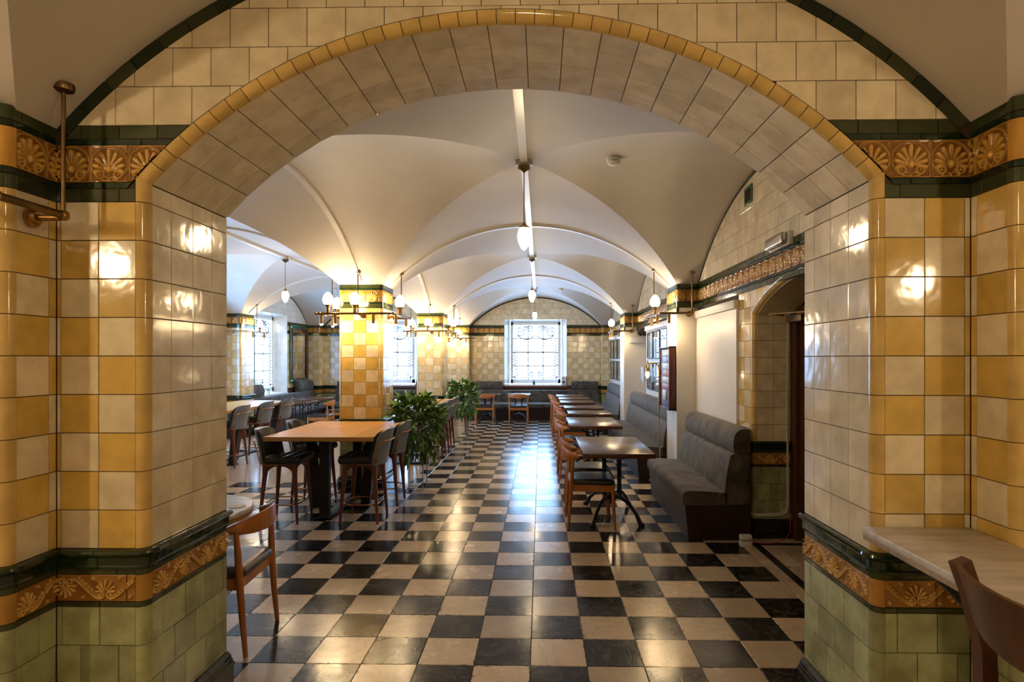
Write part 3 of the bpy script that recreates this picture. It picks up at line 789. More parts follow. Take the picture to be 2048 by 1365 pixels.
# spandrel: band and running bond cut by the arch below and the vault above
VC, VR = (XCN, CRN - arcR(AN)), arcR(AN)
BANDW = 0.052
sp = part('spandrel', wall_front, MB().box(XCN - 0.3, XCN + 0.3, B0 + 0.002, B0 + 0.03, ARC_C[1] + ARC_R + 0.06, CRN - 0.02))
RO = ARC_R + rb + GAP
def sp_poly(s, e, z0, z1, mat, name):
    g = GAP / 2
    p = [(s + g, z0 + g), (e - g, z0 + g), (e - g, z1 - g), (s + g, z1 - g)]
    if z1 > SPZ: p = clip_circle(p, ARC_C, RO, True)
    if len(p) >= 3 and z1 > Z['dg2'] - 0.01: p = clip_circle(p, VC, VR - BANDW - 0.002, False)
    if len(p) >= 3: poly_tile(sp, (0, DN, 0), UX, -NY, p, mat, name)
def fclip(a):
    def f(verts):
        keep = np.ones(len(verts), bool); out = verts.copy()
        X = verts[:, 0] + a; Zz = verts[:, 1] + Z['dg']; d = np.hypot(X - ARC_C[0], Zz - ARC_C[1])
        ins = d < RO; keep[ins] = False
        sc = RO / np.maximum(d, 1e-6)
        out[ins, 0] = ARC_C[0] + (X[ins] - ARC_C[0]) * sc[ins] - a; out[ins, 1] = ARC_C[1] + (Zz[ins] - ARC_C[1]) * sc[ins] - Z['dg']
        return out, keep
    return f
for a0, a1, ph in ((XIL, XL - rb, 0.10), (XR + rb, XIR, 0.06)):
    e0, e1 = (a0, -1.05) if a0 < 0 else (0.72, a1)
    strip_tiles(sp, (0, DN, 0), UX, -NY, a0, a1, Z['tiles'], Z['ol3'], 'olive', ph, poly=sp_poly)
    strip_tiles(sp, (0, DN, 0), UX, -NY, e0, e1, Z['ol3'], Z['dg'], 'dark_green', (ph + 0.05) % PIT, poly=sp_poly)
    frieze_row(sp, (0, DN, 0), UX, -NY, e0 if a0 < 0 else 0.905, -1.25 if a0 < 0 else e1, 2, 0.14 if a0 < 0 else 0, clip=fclip)
    strip_tiles(sp, (0, DN, 0), UX, -NY, e0, e1, Z['fr'], Z['dg2'], 'dark_green', (ph + 0.09) % PIT, poly=sp_poly)
    strip_tiles(sp, (0, DN, 0), UX, -NY, e0, e1, Z['dg2'], Z['ol4'], 'olive', ph, poly=sp_poly)
for kx in range(6):
    strip_tiles(sp, (0, DN, 0), UX, -NY, XIL - 0.1, XIR + 0.1, Z['ol4'] + kx * PIT, Z['ol4'] + (kx + 1) * PIT, 'cream', (0.03 + (kx % 2) * PIT / 2) % PIT, 'tile', poly=sp_poly)
# dark band along the vault
pv = math.asin(AN / VR); nb = 30
for i in range(nb):
    t0, t1 = -pv + 2 * pv * i / nb + 0.0006, -pv + 2 * pv * (i + 1) / nb - 0.0006
    pl = [(VC[0] + r * math.sin(t), VC[1] + r * math.cos(t)) for r, ts in ((VR + 0.01, (t0, (t0 + t1) / 2, t1)), (VR - BANDW, (t1, (t0 + t1) / 2, t0))) for t in ts]
    poly_tile(sp, (0, DN, 0), UX, -NY, pl, 'dark_green' if R.random() < 0.4 else 'olive', 'border_tile')
# piers beside the camera
for sx, X_, nm in ((-1, XIL, 'wall_left'), (1, XIR, 'wall_right')):
    x0, x1 = (-4.0, XIL - TH) if sx < 0 else (XIR + TH, 3.6)
    w_ = MB().box(x0, x1 - (0.0 if sx > 0 else 0), 2.14 + 0.0, DN + 0.02, 0, TOP).box(x0 if sx < 0 else x0 + rb, x1 - rb if sx < 0 else x1, 2.1 + TH, 2.16, 0, TOP)
    wl = tag(link(nm, w_.mesh(nm, 'grout')), kind='structure')
    if sx < 0:
        dress(wl, (X_, 0, 0), UY, NX, [2.14, 2.285, DN], 0, 'SGDMB', near=2, ph=0.1, f2ph=0.12, fph=0.13, m1=-1)
        bullnose(wl, (X_ - rb, 2.14), rb, 270, secs='SGDMB')
        dress(wl, (0, 2.10, 0), UX, -NY, [X_ - rb - 2 * PIT, X_ - rb - PIT, X_ - rb], 0, 'MB', near=1)
    else:
        dress(wl, (X_, 0, 0), -UY, -NX, [-DN, -DN + 0.03, -2.14], 0, 'SGDMB', near=2, ph=0.06, f2ph=0.12, fph=0.03, m0=-1)
        bullnose(wl, (X_ + rb, 2.14), rb, 180, secs='SGDMB')
        dress(wl, (0, 2.10, 0), UX, -NY, [X_ + rb, X_ + rb + PIT, X_ + rb + 2 * PIT], 0, 'MB', near=1)
# the near room behind the camera: plain walls
for nm, bx in (('wall_back', (-4.1, 3.7, -2.75, -2.6, 0, TOP)), ('wall_side_left', (-4.15, -4.0, -2.75, DN, 0, TOP)), ('wall_side_right', (3.6, 3.75, -2.75, DN, 0, TOP))):
    tag(link(nm, MB().box(*bx).mesh(nm, M['cream'])), kind='structure')

# ------------------------------------------------------------------ far room: walls
def arch_band(mb, P, y0, y1, spring, crown, top, x0, x1, n=16):
    """header of an arched opening in a wall running along y, between x0 and x1"""
    h = (y1 - y0) / 2; rise = crown - spring; r = (h * h + rise * rise) / (2 * rise); yc = (y0 + y1) / 2
    pts = [(y0 + (y1 - y0) * i / n, crown - r + math.sqrt(max(0, r * r - (y0 + (y1 - y0) * i / n - yc) ** 2))) for i in range(n + 1)]
    for (a, za), (b, zb) in zip(pts, pts[1:]):
        mb.add([(x0, a, za), (x0, b, zb), (x0, b, top), (x0, a, top), (x1, a, za), (x1, b, zb), (x1, b, top), (x1, a, top)],
               [(0, 1, 2, 3), (7, 6, 5, 4), (0, 4, 5, 1)])
    return pts
wr = MB(); XB0, XB1 = XW + TH - 0.001, 2.6
DOOR = (3.55, 5.43, 2.05, 2.29); NICHE = (10.72, 11.9, 2.10, 2.235)
for a, b in ((DF - 0.02, DOOR[0] - rb), (DOOR[1] + rb, NICHE[0]), (NICHE[1], YF + 0.5)): wr.box(XB0, XB1, a, b, 0, TOP)
wr.box(XW + rb, XB1, DOOR[1] + TH - .001, DOOR[1] + rb + .01, 0, TOP); wr.box(XW + rb, XB1, DOOR[0] - rb - .01, DOOR[0], 0, TOP)
arch_band(wr, None, DOOR[0] - rb, DOOR[1] + rb, DOOR[2], DOOR[3] + rb, TOP, XB0, XW + rb + .004, 24)
arch_band(wr, None, DOOR[0], DOOR[1], DOOR[2], DOOR[3], TOP, XW + rb, XB1, 24)
wr.box(2.40, 2.46, DOOR[0] - 0.05, DOOR[1] + 0.05, 0, 2.45)
arch_band(wr, None, NICHE[0], NICHE[1], NICHE[2], NICHE[3], TOP, XB0, XB1)
wall_right = tag(link('wall_right', wr.mesh('wall_right', 'grout')), kind='structure')
link('niche_panel', MB().box(2.2, 2.25, NICHE[0], NICHE[1], 0, 2.3).mesh('niche_panel', 'paint'), wall_right)
link('niche_panel', MB().box(XQ + 0.03, 2.2, NICHE[1] - 0.012, NICHE[1] - 0.002, 0, 2.2).mesh('niche_panel', 'paint'), wall_right)

def lunette(par, O, u, n, c, rad, z0, mat, ph, skip=None, band=0.032, a0=None, a1=None):
    """running-bond tiles between a level line and the vault, with a dark border along the vault"""
    def pl(s, e, lo, hi, mt, nm):
        segs = [(s, e)]
        if skip and lo < skip[2] - 0.02:
            segs = [(s, min(e, skip[0])), (max(s, skip[1]), e)]
        for (q, w) in segs:
            if w - q < 0.01: continue
            g = GAP / 2; p = [(q + g, lo + g), (w - g, lo + g), (w - g, hi - g), (q + g, hi - g)]
            p = clip_circle(p, c, rad - band - 0.002, False)
            if len(p) >= 3: poly_tile(par, O, u, n, p, mt, nm)
    hw = math.sqrt(max(0, rad ** 2 - (z0 - c[1]) ** 2))
    lo_, hi_ = (a0 if a0 is not None else c[0] - hw), (a1 if a1 is not None else c[0] + hw)
    k = 0
    while z0 + k * PIT < CRN - band:
        strip_tiles(par, O, u, n, lo_, hi_, z0 + k * PIT, z0 + (k + 1) * PIT, mat, (ph + (k % 2) * PIT / 2) % PIT, 'tile', poly=pl)
        k += 1
    pv = math.asin(min(1, hw / rad)); nb = 24
    for i in range(nb):
        t0, t1 = -pv + 2 * pv * i / nb + 0.0006, -pv + 2 * pv * (i + 1) / nb - 0.0006
        if c[0] + rad * math.sin(t1) < lo_ - 0.05 or c[0] + rad * math.sin(t0) > hi_ + 0.05: continue
        q = [(c[0] + r * math.sin(t), c[1] + r * math.cos(t)) for r, ts in ((rad + 0.008, (t0, t1)), (rad - band, (t1, t0))) for t in ts]
        poly_tile(par, O, u, n, q, 'dark_green', 'border_tile')

# right wall: bands and lunettes
OW = (XW, 0, 0)
for k, (y0, y1) in enumerate(BAYS):
    b, yc = (y1 - y0) / 2, (y0 + y1) / 2
    bd = part('frieze_band', wall_right, MB().box(XW + TH - 0.001, XW + TH + 0.02, y0, y1, Z['tiles'], Z['ol4']))
    dress(bd, OW, -UY, -NX, [-y1, -y0], 0, 'B', near=1 if k == 0 else 0, ph=0.05, fph=0.1)
    ln = part('lunette', wall_right, MB().box(XW + TH - 0.001, XW + TH + 0.02, yc - 0.3, yc + 0.3, 2.7, CRN - 0.03))
    lunette(ln, OW, -UY, -NX, (-yc, CRN - arcR(b)), arcR(b), Z['ol4'], 'cream', 0.04)
# tiles between the white board and the doorway, doorway trim and reveal
dw = part('door_surround', wall_right, MB().box(XW + TH - 0.001, XW + TH + 0.02, 5.47, 5.8, 0, Z['tiles']))
dress(dw, OW, -UY, -NX, [-5.80, -5.645, -5.49, -DOOR[1] - rb], 1, 'SGDM', near=1, ph=0.05)
bullnose(dw, (XW + rb, DOOR[1] + rb), rb, 180, secs='SGDM')
h_ = (DOOR[1] - DOOR[0]) / 2; rise_ = DOOR[3] - DOOR[2]; RD = (h_ * h_ + rise_ * rise_) / (2 * rise_); YC = (DOOR[0] + DOOR[1]) / 2; ZC = DOOR[3] - RD
pd = math.asin(h_ / RD); nv = 22; dvv = 2 * pd / nv; V = []
for s in (-dvv / 2 + 0.0012, dvv / 2 - 0.0012):
    for i in range(7):
        a = PI / 2 * i / 6; rr = RD + rb - rb * math.sin(a); V.append((XW + rb - rb * math.cos(a), rr * math.sin(s), rr * math.cos(s)))
    V.append((XW + rb, (RD + rb) * math.sin(s), (RD + rb) * math.cos(s)))
Fq = [(i, 8 + i, 9 + i, i + 1) for i in range(6)] + [tuple(range(8)), tuple(range(15, 7, -1))]
vd = bpy.data.meshes.new('voussoir'); vd.from_pydata(V, [], Fq); vd.materials.append(M['trim_yellow'])
vd.polygons.foreach_set('use_smooth', [True] * len(vd.polygons)); vd.set_sharp_from_angle(angle=0.6)
for i in range(nv):
    th = -pd + (i + 0.5) * dvv
    link('voussoir_tile', vd, dw, Matrix.Translation((0, YC, ZC)) @ Matrix.Rotation(-th, 4, 'X'))
# wall above the arch, below the band
def dpoly(s, e, lo, hi, mt, nm):
    g = GAP / 2; p = clip_circle([(s + g, lo + g), (e - g, lo + g), (e - g, hi - g), (s + g, hi - g)], (-YC, ZC), RD + rb + 0.002, True)
    if len(p) >= 3: poly_tile(dw, OW, -UY, -NX, p, mt, nm)
for r in range(2):
    for c in range(13):
        s = -DOOR[1] - rb + 0.0 + c * PIT; dpoly(s, s + PIT, Z['tiles'] - (r + 1) * PIT, Z['tiles'] - r * PIT, 'yellow' if (r + c) % 2 else 'cream', 'tile')
rv = part('door_reveal', wall_right, MB().box(XW + rb, 2.3, DOOR[1] + TH - 0.0015, DOOR[1] + 0.01, 0, DOOR[2]))
dress(rv, (0, DOOR[1], 0), UX, -NY, [XW + rb, XW + rb + PIT, XW + rb + 2 * PIT], 1, 'SGDM', 'plain', near=1, ph=0.05, f2ph=0.2)
link('reveal_soffit', MB().sweep([(XW + rb, YC, 0), (2.32, YC, 0)], [[(-(RD - .006) * math.sin(-pd + 2 * pd * i / 16), ZC + (RD - .006) * math.cos(-pd + 2 * pd * i / 16)) for i in range(17)] + [(-(RD - .001) * math.sin(-pd + 2 * pd * i / 16), ZC + (RD - .001) * math.cos(-pd + 2 * pd * i / 16)) for i in range(16, -1, -1)]] * 2, (0, 0, 1)).mesh('reveal_soffit', 'cream', 60), rv)
# the dark timber door in its frame
dr = tag(link('door_1', MB().box(2.34, 2.385, DOOR[0] + 0.1, DOOR[1] - 0.1, 0.01, 2.05).mesh('door_1', 'mahog')), kind='structure')
link('door_frame', MB().bbox(2.30, 2.40, DOOR[1] - 0.10, DOOR[1] - 0.006, 0, 2.04).bbox(2.30, 2.40, DOOR[0] + 0.006, DOOR[0] + 0.10, 0, 2.04).bbox(2.30, 2.40, DOOR[0] + 0.1, DOOR[1] - 0.1, 2.02, 2.12).mesh('door_frame', 'mahog'), dr)
link('door_panel', MB().bbox(2.32, 2.345, 4.6, 5.2, 0.25, 0.9).bbox(2.32, 2.345, 4.6, 5.2, 1.05, 1.9).mesh('door_panel', 'mahog'), dr)
cz = MB().bbox(2.20, 2.30, 5.0, 5.3, 1.97, 2.03).bar((2.18, 5.30, 2.035), (2.0, 5.15, 2.035), 0.02, 0.012).bar((2.0, 5.15, 2.035), (2.25, 4.75, 2.035), 0.02, 0.012)
link('door_closer', cz.mesh('door_closer', 'brass_dark'), dr)

# right pilasters: tiled band above white boards
for k, (y0, y1) in enumerate(PY + [(16.2, YF)]):
    pl_ = part('pilaster', wall_right, MB().box(XQ + TH, XW + 0.05, y0 + 0.03, y1 - TH if k < 2 else y1, 0, TOP - 0.2).box(XQ + 0.03, XW + 0.05, y0 + TH - .001, y1 - 0.05, 0, TOP - 0.2))
    fc = [XQ + 0.03, XW]
    tl = 'B' if k < 2 else 'GDMB'
    dress(pl_, (0, y0, 0), UX, -NY, [XQ + 0.03, XQ + 0.03 + PIT, XW], 1, tl, near=1 if k == 0 else 0, ph=0.08, fph=0.09)
    dress(pl_, (XQ, 0, 0), -UY, -NX, [-y1] + [-y1 + PIT * j for j in range(1, int((y1 - y0 - 0.03) / PIT) + 1)] + [-y0 - 0.03], 0, tl, near=1 if k == 0 else 0, ph=0.04, fph=0.12)
    bullnose(pl_, (XQ + 0.03, y0 + 0.03), 0.03, 180, secs=tl)
    if k < 2:
        for j in range(3): put_tile(pl_, (XQ, 0, 0), -UY, -NX, -y1 + j * 0.17, -y1 + j * 0.17 + 0.17, 2.20, 2.28, 'yellow' if j % 2 else 'cream')
        put_tile(pl_, (0, y0, 0), UX, -NY, XQ + 0.03, XW, 2.20, 2.28, 'cream')
        link('board', MB().bbox(XQ - 0.004, XW + 0.01, y0 - 0.008, y1 + 0.004, 0, 2.2, 0.006).mesh('board', 'paint'), pl_)

for y0, y1 in ((5.80, 7.3), (7.86, NICHE[0]), (12.46, 16.2)):
    bo = link('board', MB().bbox(XW - 0.025, XW + 0.012, y0, y1 - 0.01, 0.02, 2.215, 0.005).mesh('board', 'paint'), wall_right)
    MB().bbox(XW - 0.055, XW + 0.0, y0 - 0.01, y1 - 0.01, 2.14, 2.228, 0.008).build('cornice', 'paint', bo, 30)
# far wall with its two windows, left wall with two, the nearer one unseen
WINH, ZB, ZT, SPL = 0.88, 0.90, 2.75, 0.72
fw = MB(); YB0, YB1 = YF + TH - 0.001, YF + 0.40
xs = [XLW - 0.6, XC2 - WINH, XC2 + WINH, XC1 - WINH, XC1 + WINH, 2.6]
for i in (0, 2, 4): fw.box(xs[i], xs[i + 1], YB0, YB1, 0, TOP)
for i in (1, 3): fw.box(xs[i], xs[i + 1], YB0, YB1, 0, ZB); fw.box(xs[i], xs[i + 1], YB0, YB1, ZT, TOP)
wall_far = tag(link('wall_far', fw.mesh('wall_far', 'grout')), kind='structure')
lw = MB(); LX0, LX1 = XLW - 0.40, XLW - TH + 0.001
LWIN = [(BAYS[1][0] + BAYS[1][1]) / 2, 14.02]
ye = [DF - 0.6]
LH = [1.5, WINH]  # unseen nearer window widened to let more daylight into the aisle
for yc, hh in zip(LWIN, LH): ye += [yc - hh, yc + hh]
ye.append(YF + 0.4)
for i in (0, 2, 4): lw.box(LX0, LX1, ye[i], ye[i + 1], 0, TOP)
for i in (1, 3): lw.box(LX0, LX1, ye[i], ye[i + 1], 0, ZB - 0.12); lw.box(LX0, LX1, ye[i], ye[i + 1], ZT, TOP)
wall_aisle = tag(link('wall_aisle_left', lw.mesh('wall_aisle_left', 'grout')), kind='structure')
tag(link('wall_aisle_near', MB().box(-7.0, -3.9, DF - 0.25, DF, 0, TOP).mesh('wall_aisle_near', 'tile_field')), kind='structure')

def window(idx, O, u, n, zb, lead=True, WINH=WINH, SPL=SPL):
    """O: middle of the opening on the wall's inner plane; u along the wall; n into the room"""
    O = Vector(O); u = Vector(u); n = Vector(n)
    def P(a, d, z): return tuple(O + u * a - n * d + ZUP * z)
    dep = 0.30; zt, zi = ZT, ZT - 0.07
    rv = MB()
    a, b = WINH, SPL + 0.02
    for s in (-1, 1): rv.add([P(s * a, 0, zb), P(s * b, dep, zb), P(s * b, dep, zi), P(s * a, 0, zt), P(s * (a + .03), 0, zb), P(s * (b + .1), dep + .1, zb), P(s * (b + .1), dep + .1, zi), P(s * (a + .03), 0, zt)], [(0, 1, 2, 3), (4, 5, 6, 7)])
    rv.add([P(-a, 0, zt), P(a, 0, zt), P(b, dep, zi), P(-b, dep, zi)], [(0, 1, 2, 3)])
    w = tag(link('window_%d' % idx, rv.mesh('window', 'white_tile')), kind='structure')
    # reveal tiles, course by course
    for s in (-1, 1):
        d = (Vector(P(s * b, dep, 0)) - Vector(P(s * a, 0, 0))); L = d.length; uu = d.normalized()
        nn = uu.cross(ZUP); nn = nn if nn.dot(u) * s < 0 else -nn
        uu2 = uu if nn.cross(uu).z > 0 else -uu
        base = Vector(P(s * a, 0, 0)) if uu2.dot(uu) > 0 else Vector(P(s * b, dep, 0))
        k = 0
        while zb + k * PIT < zi - 0.02:
            for (e0, e1) in ((0, L / 2), (L / 2, L)): put_tile(w, base + nn * TH, uu2, nn, e0, e1, zb + k * PIT, min(zb + (k + 1) * PIT, zi), 'white_tile', 'reveal_tile')
            k += 1
    z0, z1 = zb + 0.03, zi
    f = MB(); bw = 0.075
    def fb(a0, a1, lo, hi, d0=dep - 0.02, d1=dep + 0.05):
        q = [Vector(P(a0, d0, lo)), Vector(P(a1, d0, lo)), Vector(P(a1, d1, lo)), Vector(P(a0, d1, lo))]
        h = hi - lo; f.add([tuple(v) for v in q] + [tuple(v + ZUP * h) for v in q], [(0, 3, 2, 1), (4, 5, 6, 7), (0, 1, 5, 4), (1, 2, 6, 5), (2, 3, 7, 6), (3, 0, 4, 7)])
    fb(-SPL, -SPL + bw, z0, z1); fb(SPL - bw, SPL, z0, z1); fb(-SPL, SPL, z0, z0 + 0.11); fb(-SPL, SPL, z1 - bw, z1)
    link('sash_frame', f.mesh('sash_frame', 'sash'), w)
    x0, x1, y0, y1 = -SPL + bw, SPL - bw, z0 + 0.11, z1 - bw
    ym = (y0 + y1) / 2
    f = MB(); fb(x0, x1, ym - 0.022, ym + 0.022, dep, dep + 0.04); link('meeting_rail', f.mesh('meeting_rail', 'sash'), w)
    cw = (x1 - x0) / 3; rh = (y1 - y0) / 4
    for c in (1, 2): f = MB(); fb(x0 + c * cw - 0.017, x0 + c * cw + 0.017, y0, y1, dep, dep + 0.03); link('glazing_bar', f.mesh('glazing_bar', 'sash'), w)
    for r in (1, 3): f = MB(); fb(x0, x1, y0 + r * rh - 0.016, y0 + r * rh + 0.016, dep, dep + 0.03); link('glazing_bar', f.mesh('glazing_bar', 'sash'), w)
    for c in range(3):
        for r in range(4):
            q = [P(x0 + c * cw, dep + 0.015, y0 + r * rh), P(x0 + (c + 1) * cw, dep + 0.015, y0 + r * rh), P(x0 + (c + 1) * cw, dep + 0.015, y0 + (r + 1) * rh), P(x0 + c * cw, dep + 0.015, y0 + (r + 1) * rh)]
            q2 = [tuple(Vector(t) - n * 0.004) for t in q]
            me = bpy.data.meshes.new('pane'); me.from_pydata(q + q2, [], [(0, 1, 2, 3), (7, 6, 5, 4)]); me.materials.append(M['glass']); link('pane', me, w)
    if lead:
        l = MB(); D_ = dep + 0.008
        def ln(p, q, wd=0.006): l.bar(P(p[0], D_, p[1]), P(q[0], D_, q[1]), wd * 2.9, 0.005, tuple(n))
        def cv(pts, wd=0.0045): l.tube([P(a_, D_, z_) for a_, z_ in pts], wd * 1.9, 4, up=tuple(n))
        W_ = x1 - x0; bx = 0.14
        for k in range(1, 9):
            if k % 3 == 0 or k in (1, 8): continue
            ln((x0 + W_ * k / 9, y0 + 0.22), (x0 + W_ * k / 9, y1 - (0.42 if k in (4, 5) else 0.5)), 0.004)
        for r in (0.5, 1.5, 2.5): ln((x0 + bx, y0 + r * rh), (x1 - bx, y0 + r * rh), 0.005)
        for s in (-1, 1):
            e = s * (W_ / 2); i1 = s * (W_ / 2 - 0.07); i2 = s * (W_ / 2 - 0.13)
            ln((i1, y0), (i1, y1 - 0.35), 0.006); ln((i2, y0 + 0.1), (i2, y1 - 0.4), 0.006)
            z = y0 + 0.08
            while z < y1 - 0.3:
                ln((e, z), (i1, z), 0.008); ln((i1, z + 0.04), (i2, z + 0.04), 0.008); z += 0.085
            for cx, cz_, r0 in ((0.45, y1 - 0.22, 0.15), (0.16, y1 - 0.12, 0.10), (0.30, y1 - 0.10, 0.07)):
                cv([(s * p[0], p[1]) for p in spiral(cx, cz_, r0, 0.6, 1.5, 1, 26)], 0.007)
            cv([(s * (0.02 + 0.5 * t), y1 - 0.30 - 0.12 * math.sin(t * PI)) for t in [i / 14 for i in range(15)]], 0.007)
            for i in range(9): ln((s * (0.08 + i * 0.05), y1 - 0.03), (s * (0.10 + i * 0.05), y1 - 0.07), 0.008)
            cv([(s * p[0], p[1]) for p in spiral(0.12, y0 + 0.13, 0.09, 2.6, 1.2, -1, 20)], 0.006)
        for k in range(13):
            x = x0 + 0.05 + k * (W_ - 0.1) / 12; ln((x, y0), (x, y0 + 0.06), 0.007)
        ln((x0, y0 + 0.06), (x1, y0 + 0.06), 0.006); ln((x0 + 0.1, y0 + 0.13), (x1 - 0.1, y0 + 0.13), 0.006)
        link('leading', l.mesh('leading', 'lead'), w)
    sl = MB(); q = [Vector(P(-a, -0.03, zb - 0.05)), Vector(P(a, -0.03, zb - 0.05)), Vector(P(b, dep, zb - 0.05)), Vector(P(-b, dep, zb - 0.05))]
    sl.add([tuple(v) for v in q] + [tuple(v + ZUP * 0.055) for v in q], [(0, 3, 2, 1), (4, 5, 6, 7), (0, 1, 5, 4), (1, 2, 6, 5), (2, 3, 7, 6), (3, 0, 4, 7)])
    link('sill', sl.mesh('sill', 'sash'), w)
    ctr = O - n * (dep + 0.12) + ZUP * ((z0 + z1) / 2)
    rz = math.atan2(n.y, n.x) - PI / 2
    portal(tuple(ctr), (PI / 2, 0, rz + PI if False else rz), 2 * SPL, z1 - z0)
    return w
window(1, (XC1, YF, 0), UX, -NY, ZB)
window(2, (XC2, YF, 0), UX, -NY, ZB)
for i, yc in enumerate(LWIN): window(3 + i, (XLW, yc, 0), UY, NX, ZB - 0.12, lead=(i == 1), WINH=LH[i], SPL=LH[i] - 0.16)

# far wall tiles
OF = (0, YF, 0)
for a, xs_, p0 in (('r', [XC1 + WINH + PIT * j for j in range(7)] + [XQ], 0), ('l', [XP1] + [XC1 - WINH - PIT * j for j in range(6, -1, -1)], 1),
                   ('r', [XC2 + WINH + PIT * j for j in range(6)] + [XP0], 0), ('l', [XLP] + [XC2 - WINH - PIT * j for j in range(6, -1, -1) if XC2 - WINH - PIT * j > XLP + 0.02], 1)):
    pt = part('face', wall_far, MB().box(xs_[0], xs_[-1], YF + TH - 0.001, YF + TH + 0.01, 0, Z['ol4']))
    dress(pt, OF, UX, -NY, xs_, p0, 'GDMB', near=0, ph=0.04, fph=0.07)
for xc, a in ((XC1, A1), (XC2, A2)):
    ln = part('lunette', wall_far, MB().box(xc - 0.2, xc + 0.2, YF + TH - 0.001, YF + TH + 0.01, 2.9, 3.2))
    lunette(ln, OF, UX, -NY, (xc, CRN - arcR(a)), arcR(a), Z['ol4'], 'cream', 0.05, skip=(xc - WINH, xc + WINH, ZT))
link('sill_rail', MB().bbox(XC1 - WINH - 0.05, XC1 + WINH + 0.15, YF - 0.05, YF + 0.02, 0.80, 0.87).bbox(XC2 - WINH, XC2 + WINH, YF - 0.05, YF + 0.02, 0.80, 0.87).mesh('sill_rail', 'sill'), wall_far)
# left wall of the aisle: lunette and edges round the window, pilasters
ln = part('lunette', wall_aisle, MB().box(XLW - TH - 0.01, XLW - TH + 0.001, 13.9, 14.4, 2.9, 3.2))
b3, y3 = (BAYS[2][1] - BAYS[2][0]) / 2, (BAYS[2][0] + BAYS[2][1]) / 2
lunette(ln, (XLW, 0, 0), UY, NX, (y3, CRN - arcR(b3)), arcR(b3), Z['ol4'], 'white_tile', 0.05, skip=(LWIN[1] - WINH, LWIN[1] + WINH, ZT))
for y0, y1 in ((12.45, LWIN[1] - WINH), (LWIN[1] + WINH, YF)):
    n_ = max(1, int((y1 - y0) / PIT)); cs = [y0 + PIT * j for j in range(n_ + 1)] + ([y1] if y1 - y0 - n_ * PIT > 0.01 else [])
    pt = part('face', wall_aisle, MB().box(XLW - TH - 0.01, XLW - TH + 0.001, y0, y1, Z['mould'], Z['ol4']))
    dress(pt, (XLW, 0, 0), UY, NX, cs, 0, 'MB', near=0)
for (y0, y1, z0, z1) in ((DF, LWIN[0] - LH[0], 0, TOP), (LWIN[0] + LH[0], 12.0, 0, TOP), (LWIN[0] - LH[0], LWIN[0] + LH[0], 0, ZB - 0.17), (LWIN[0] - LH[0], LWIN[0] + LH[0], ZT, TOP)):
    link('tile_field', MB().box(XLW - TH, XLW, y0, y1, z0, z1).mesh('tile_field', 'tile_field'), wall_aisle)
for y0, y1, dd in ((11.9, 12.45, 'SGDMB'), (16.2, YF, 'GDMB')):
    pl_ = part('pilaster', wall_aisle, MB().box(XLW - 0.05, XLP - TH, y0 + .03, y1, 0, TOP - 0.2).box(XLW - 0.05, XLP - .03, y0 + TH - .001, y1, 0, TOP - 0.2))
    dress(pl_, (0, y0, 0), UX, -NY, [XLW, XLW + PIT, XLP - 0.03], 1, dd, near=0)
    dress(pl_, (XLP, 0, 0), UY, NX, [y0 + 0.03 + PIT * j for j in range(int((y1 - y0 - 0.03) / PIT) + 1)] + [y1], 0, dd, near=0)
    bullnose(pl_, (XLP - 0.03, y0 + 0.03), 0.03, 270, secs=dd)

# ------------------------------------------------------------------ pillars
def pillar(y0, y1, label, near, sides='FR', secs='SGDMB'):
    t = thing('pillar', label, 'pillar', group='tiled pillars of the arcade')
    bd = link('core', MB().box(XP0 + 0.03, XP1 - 0.03, y0 + TH - .001, y1 - TH, 0, TOP - 0.5).box(XP0 + TH, XP1 - TH + .001, y0 + 0.03, y1 - 0.03, 0, TOP - 0.5).mesh('core', 'grout'), t)
    r = 0.03
    cs = [XP0 + r, XP0 + r + PIT, XP0 + r + 2 * PIT, XP0 + r + 3 * PIT, XP1 - r]
    dress(bd, (0, y0, 0), UX, -NY, cs, 1, secs, near=near, ph=0.0, fph=0.0)
    ys = [y0 + r] + [y0 + r + PIT * j for j in range(1, int((y1 - y0 - 2 * r) / PIT) + 1)] + [y1 - r]
    dress(bd, (XP1, 0, 0), UY, NX, ys, 0, secs, near=near)
    bullnose(bd, (XP1 - r, y0 + r), r, 270, secs=secs); bullnose(bd, (XP0 + r, y0 + r), r, 180, secs=secs)
    if y1 < YF - 0.1:
        bullnose(bd, (XP1 - r, y1 - r), r, 0, secs=secs)
        dress(bd, (XP0, 0, 0), -UY, -NX, [-y for y in reversed(ys)], 1, secs, near=0)
        bullnose(bd, (XP0 + r, y1 - r), r, 90, secs=secs)
    return t
pillar(7.3, 7.85, 'yellow and cream tiled pillar nearest the arch, behind the honey oak high table', 1)
pillar(11.9, 12.45, 'middle yellow and cream tiled pillar beside the farther flower arrangement', 0)
pillar(16.2, YF, 'farthest yellow and cream tiled pillar, engaged in the window wall', 0, secs='GDMB')

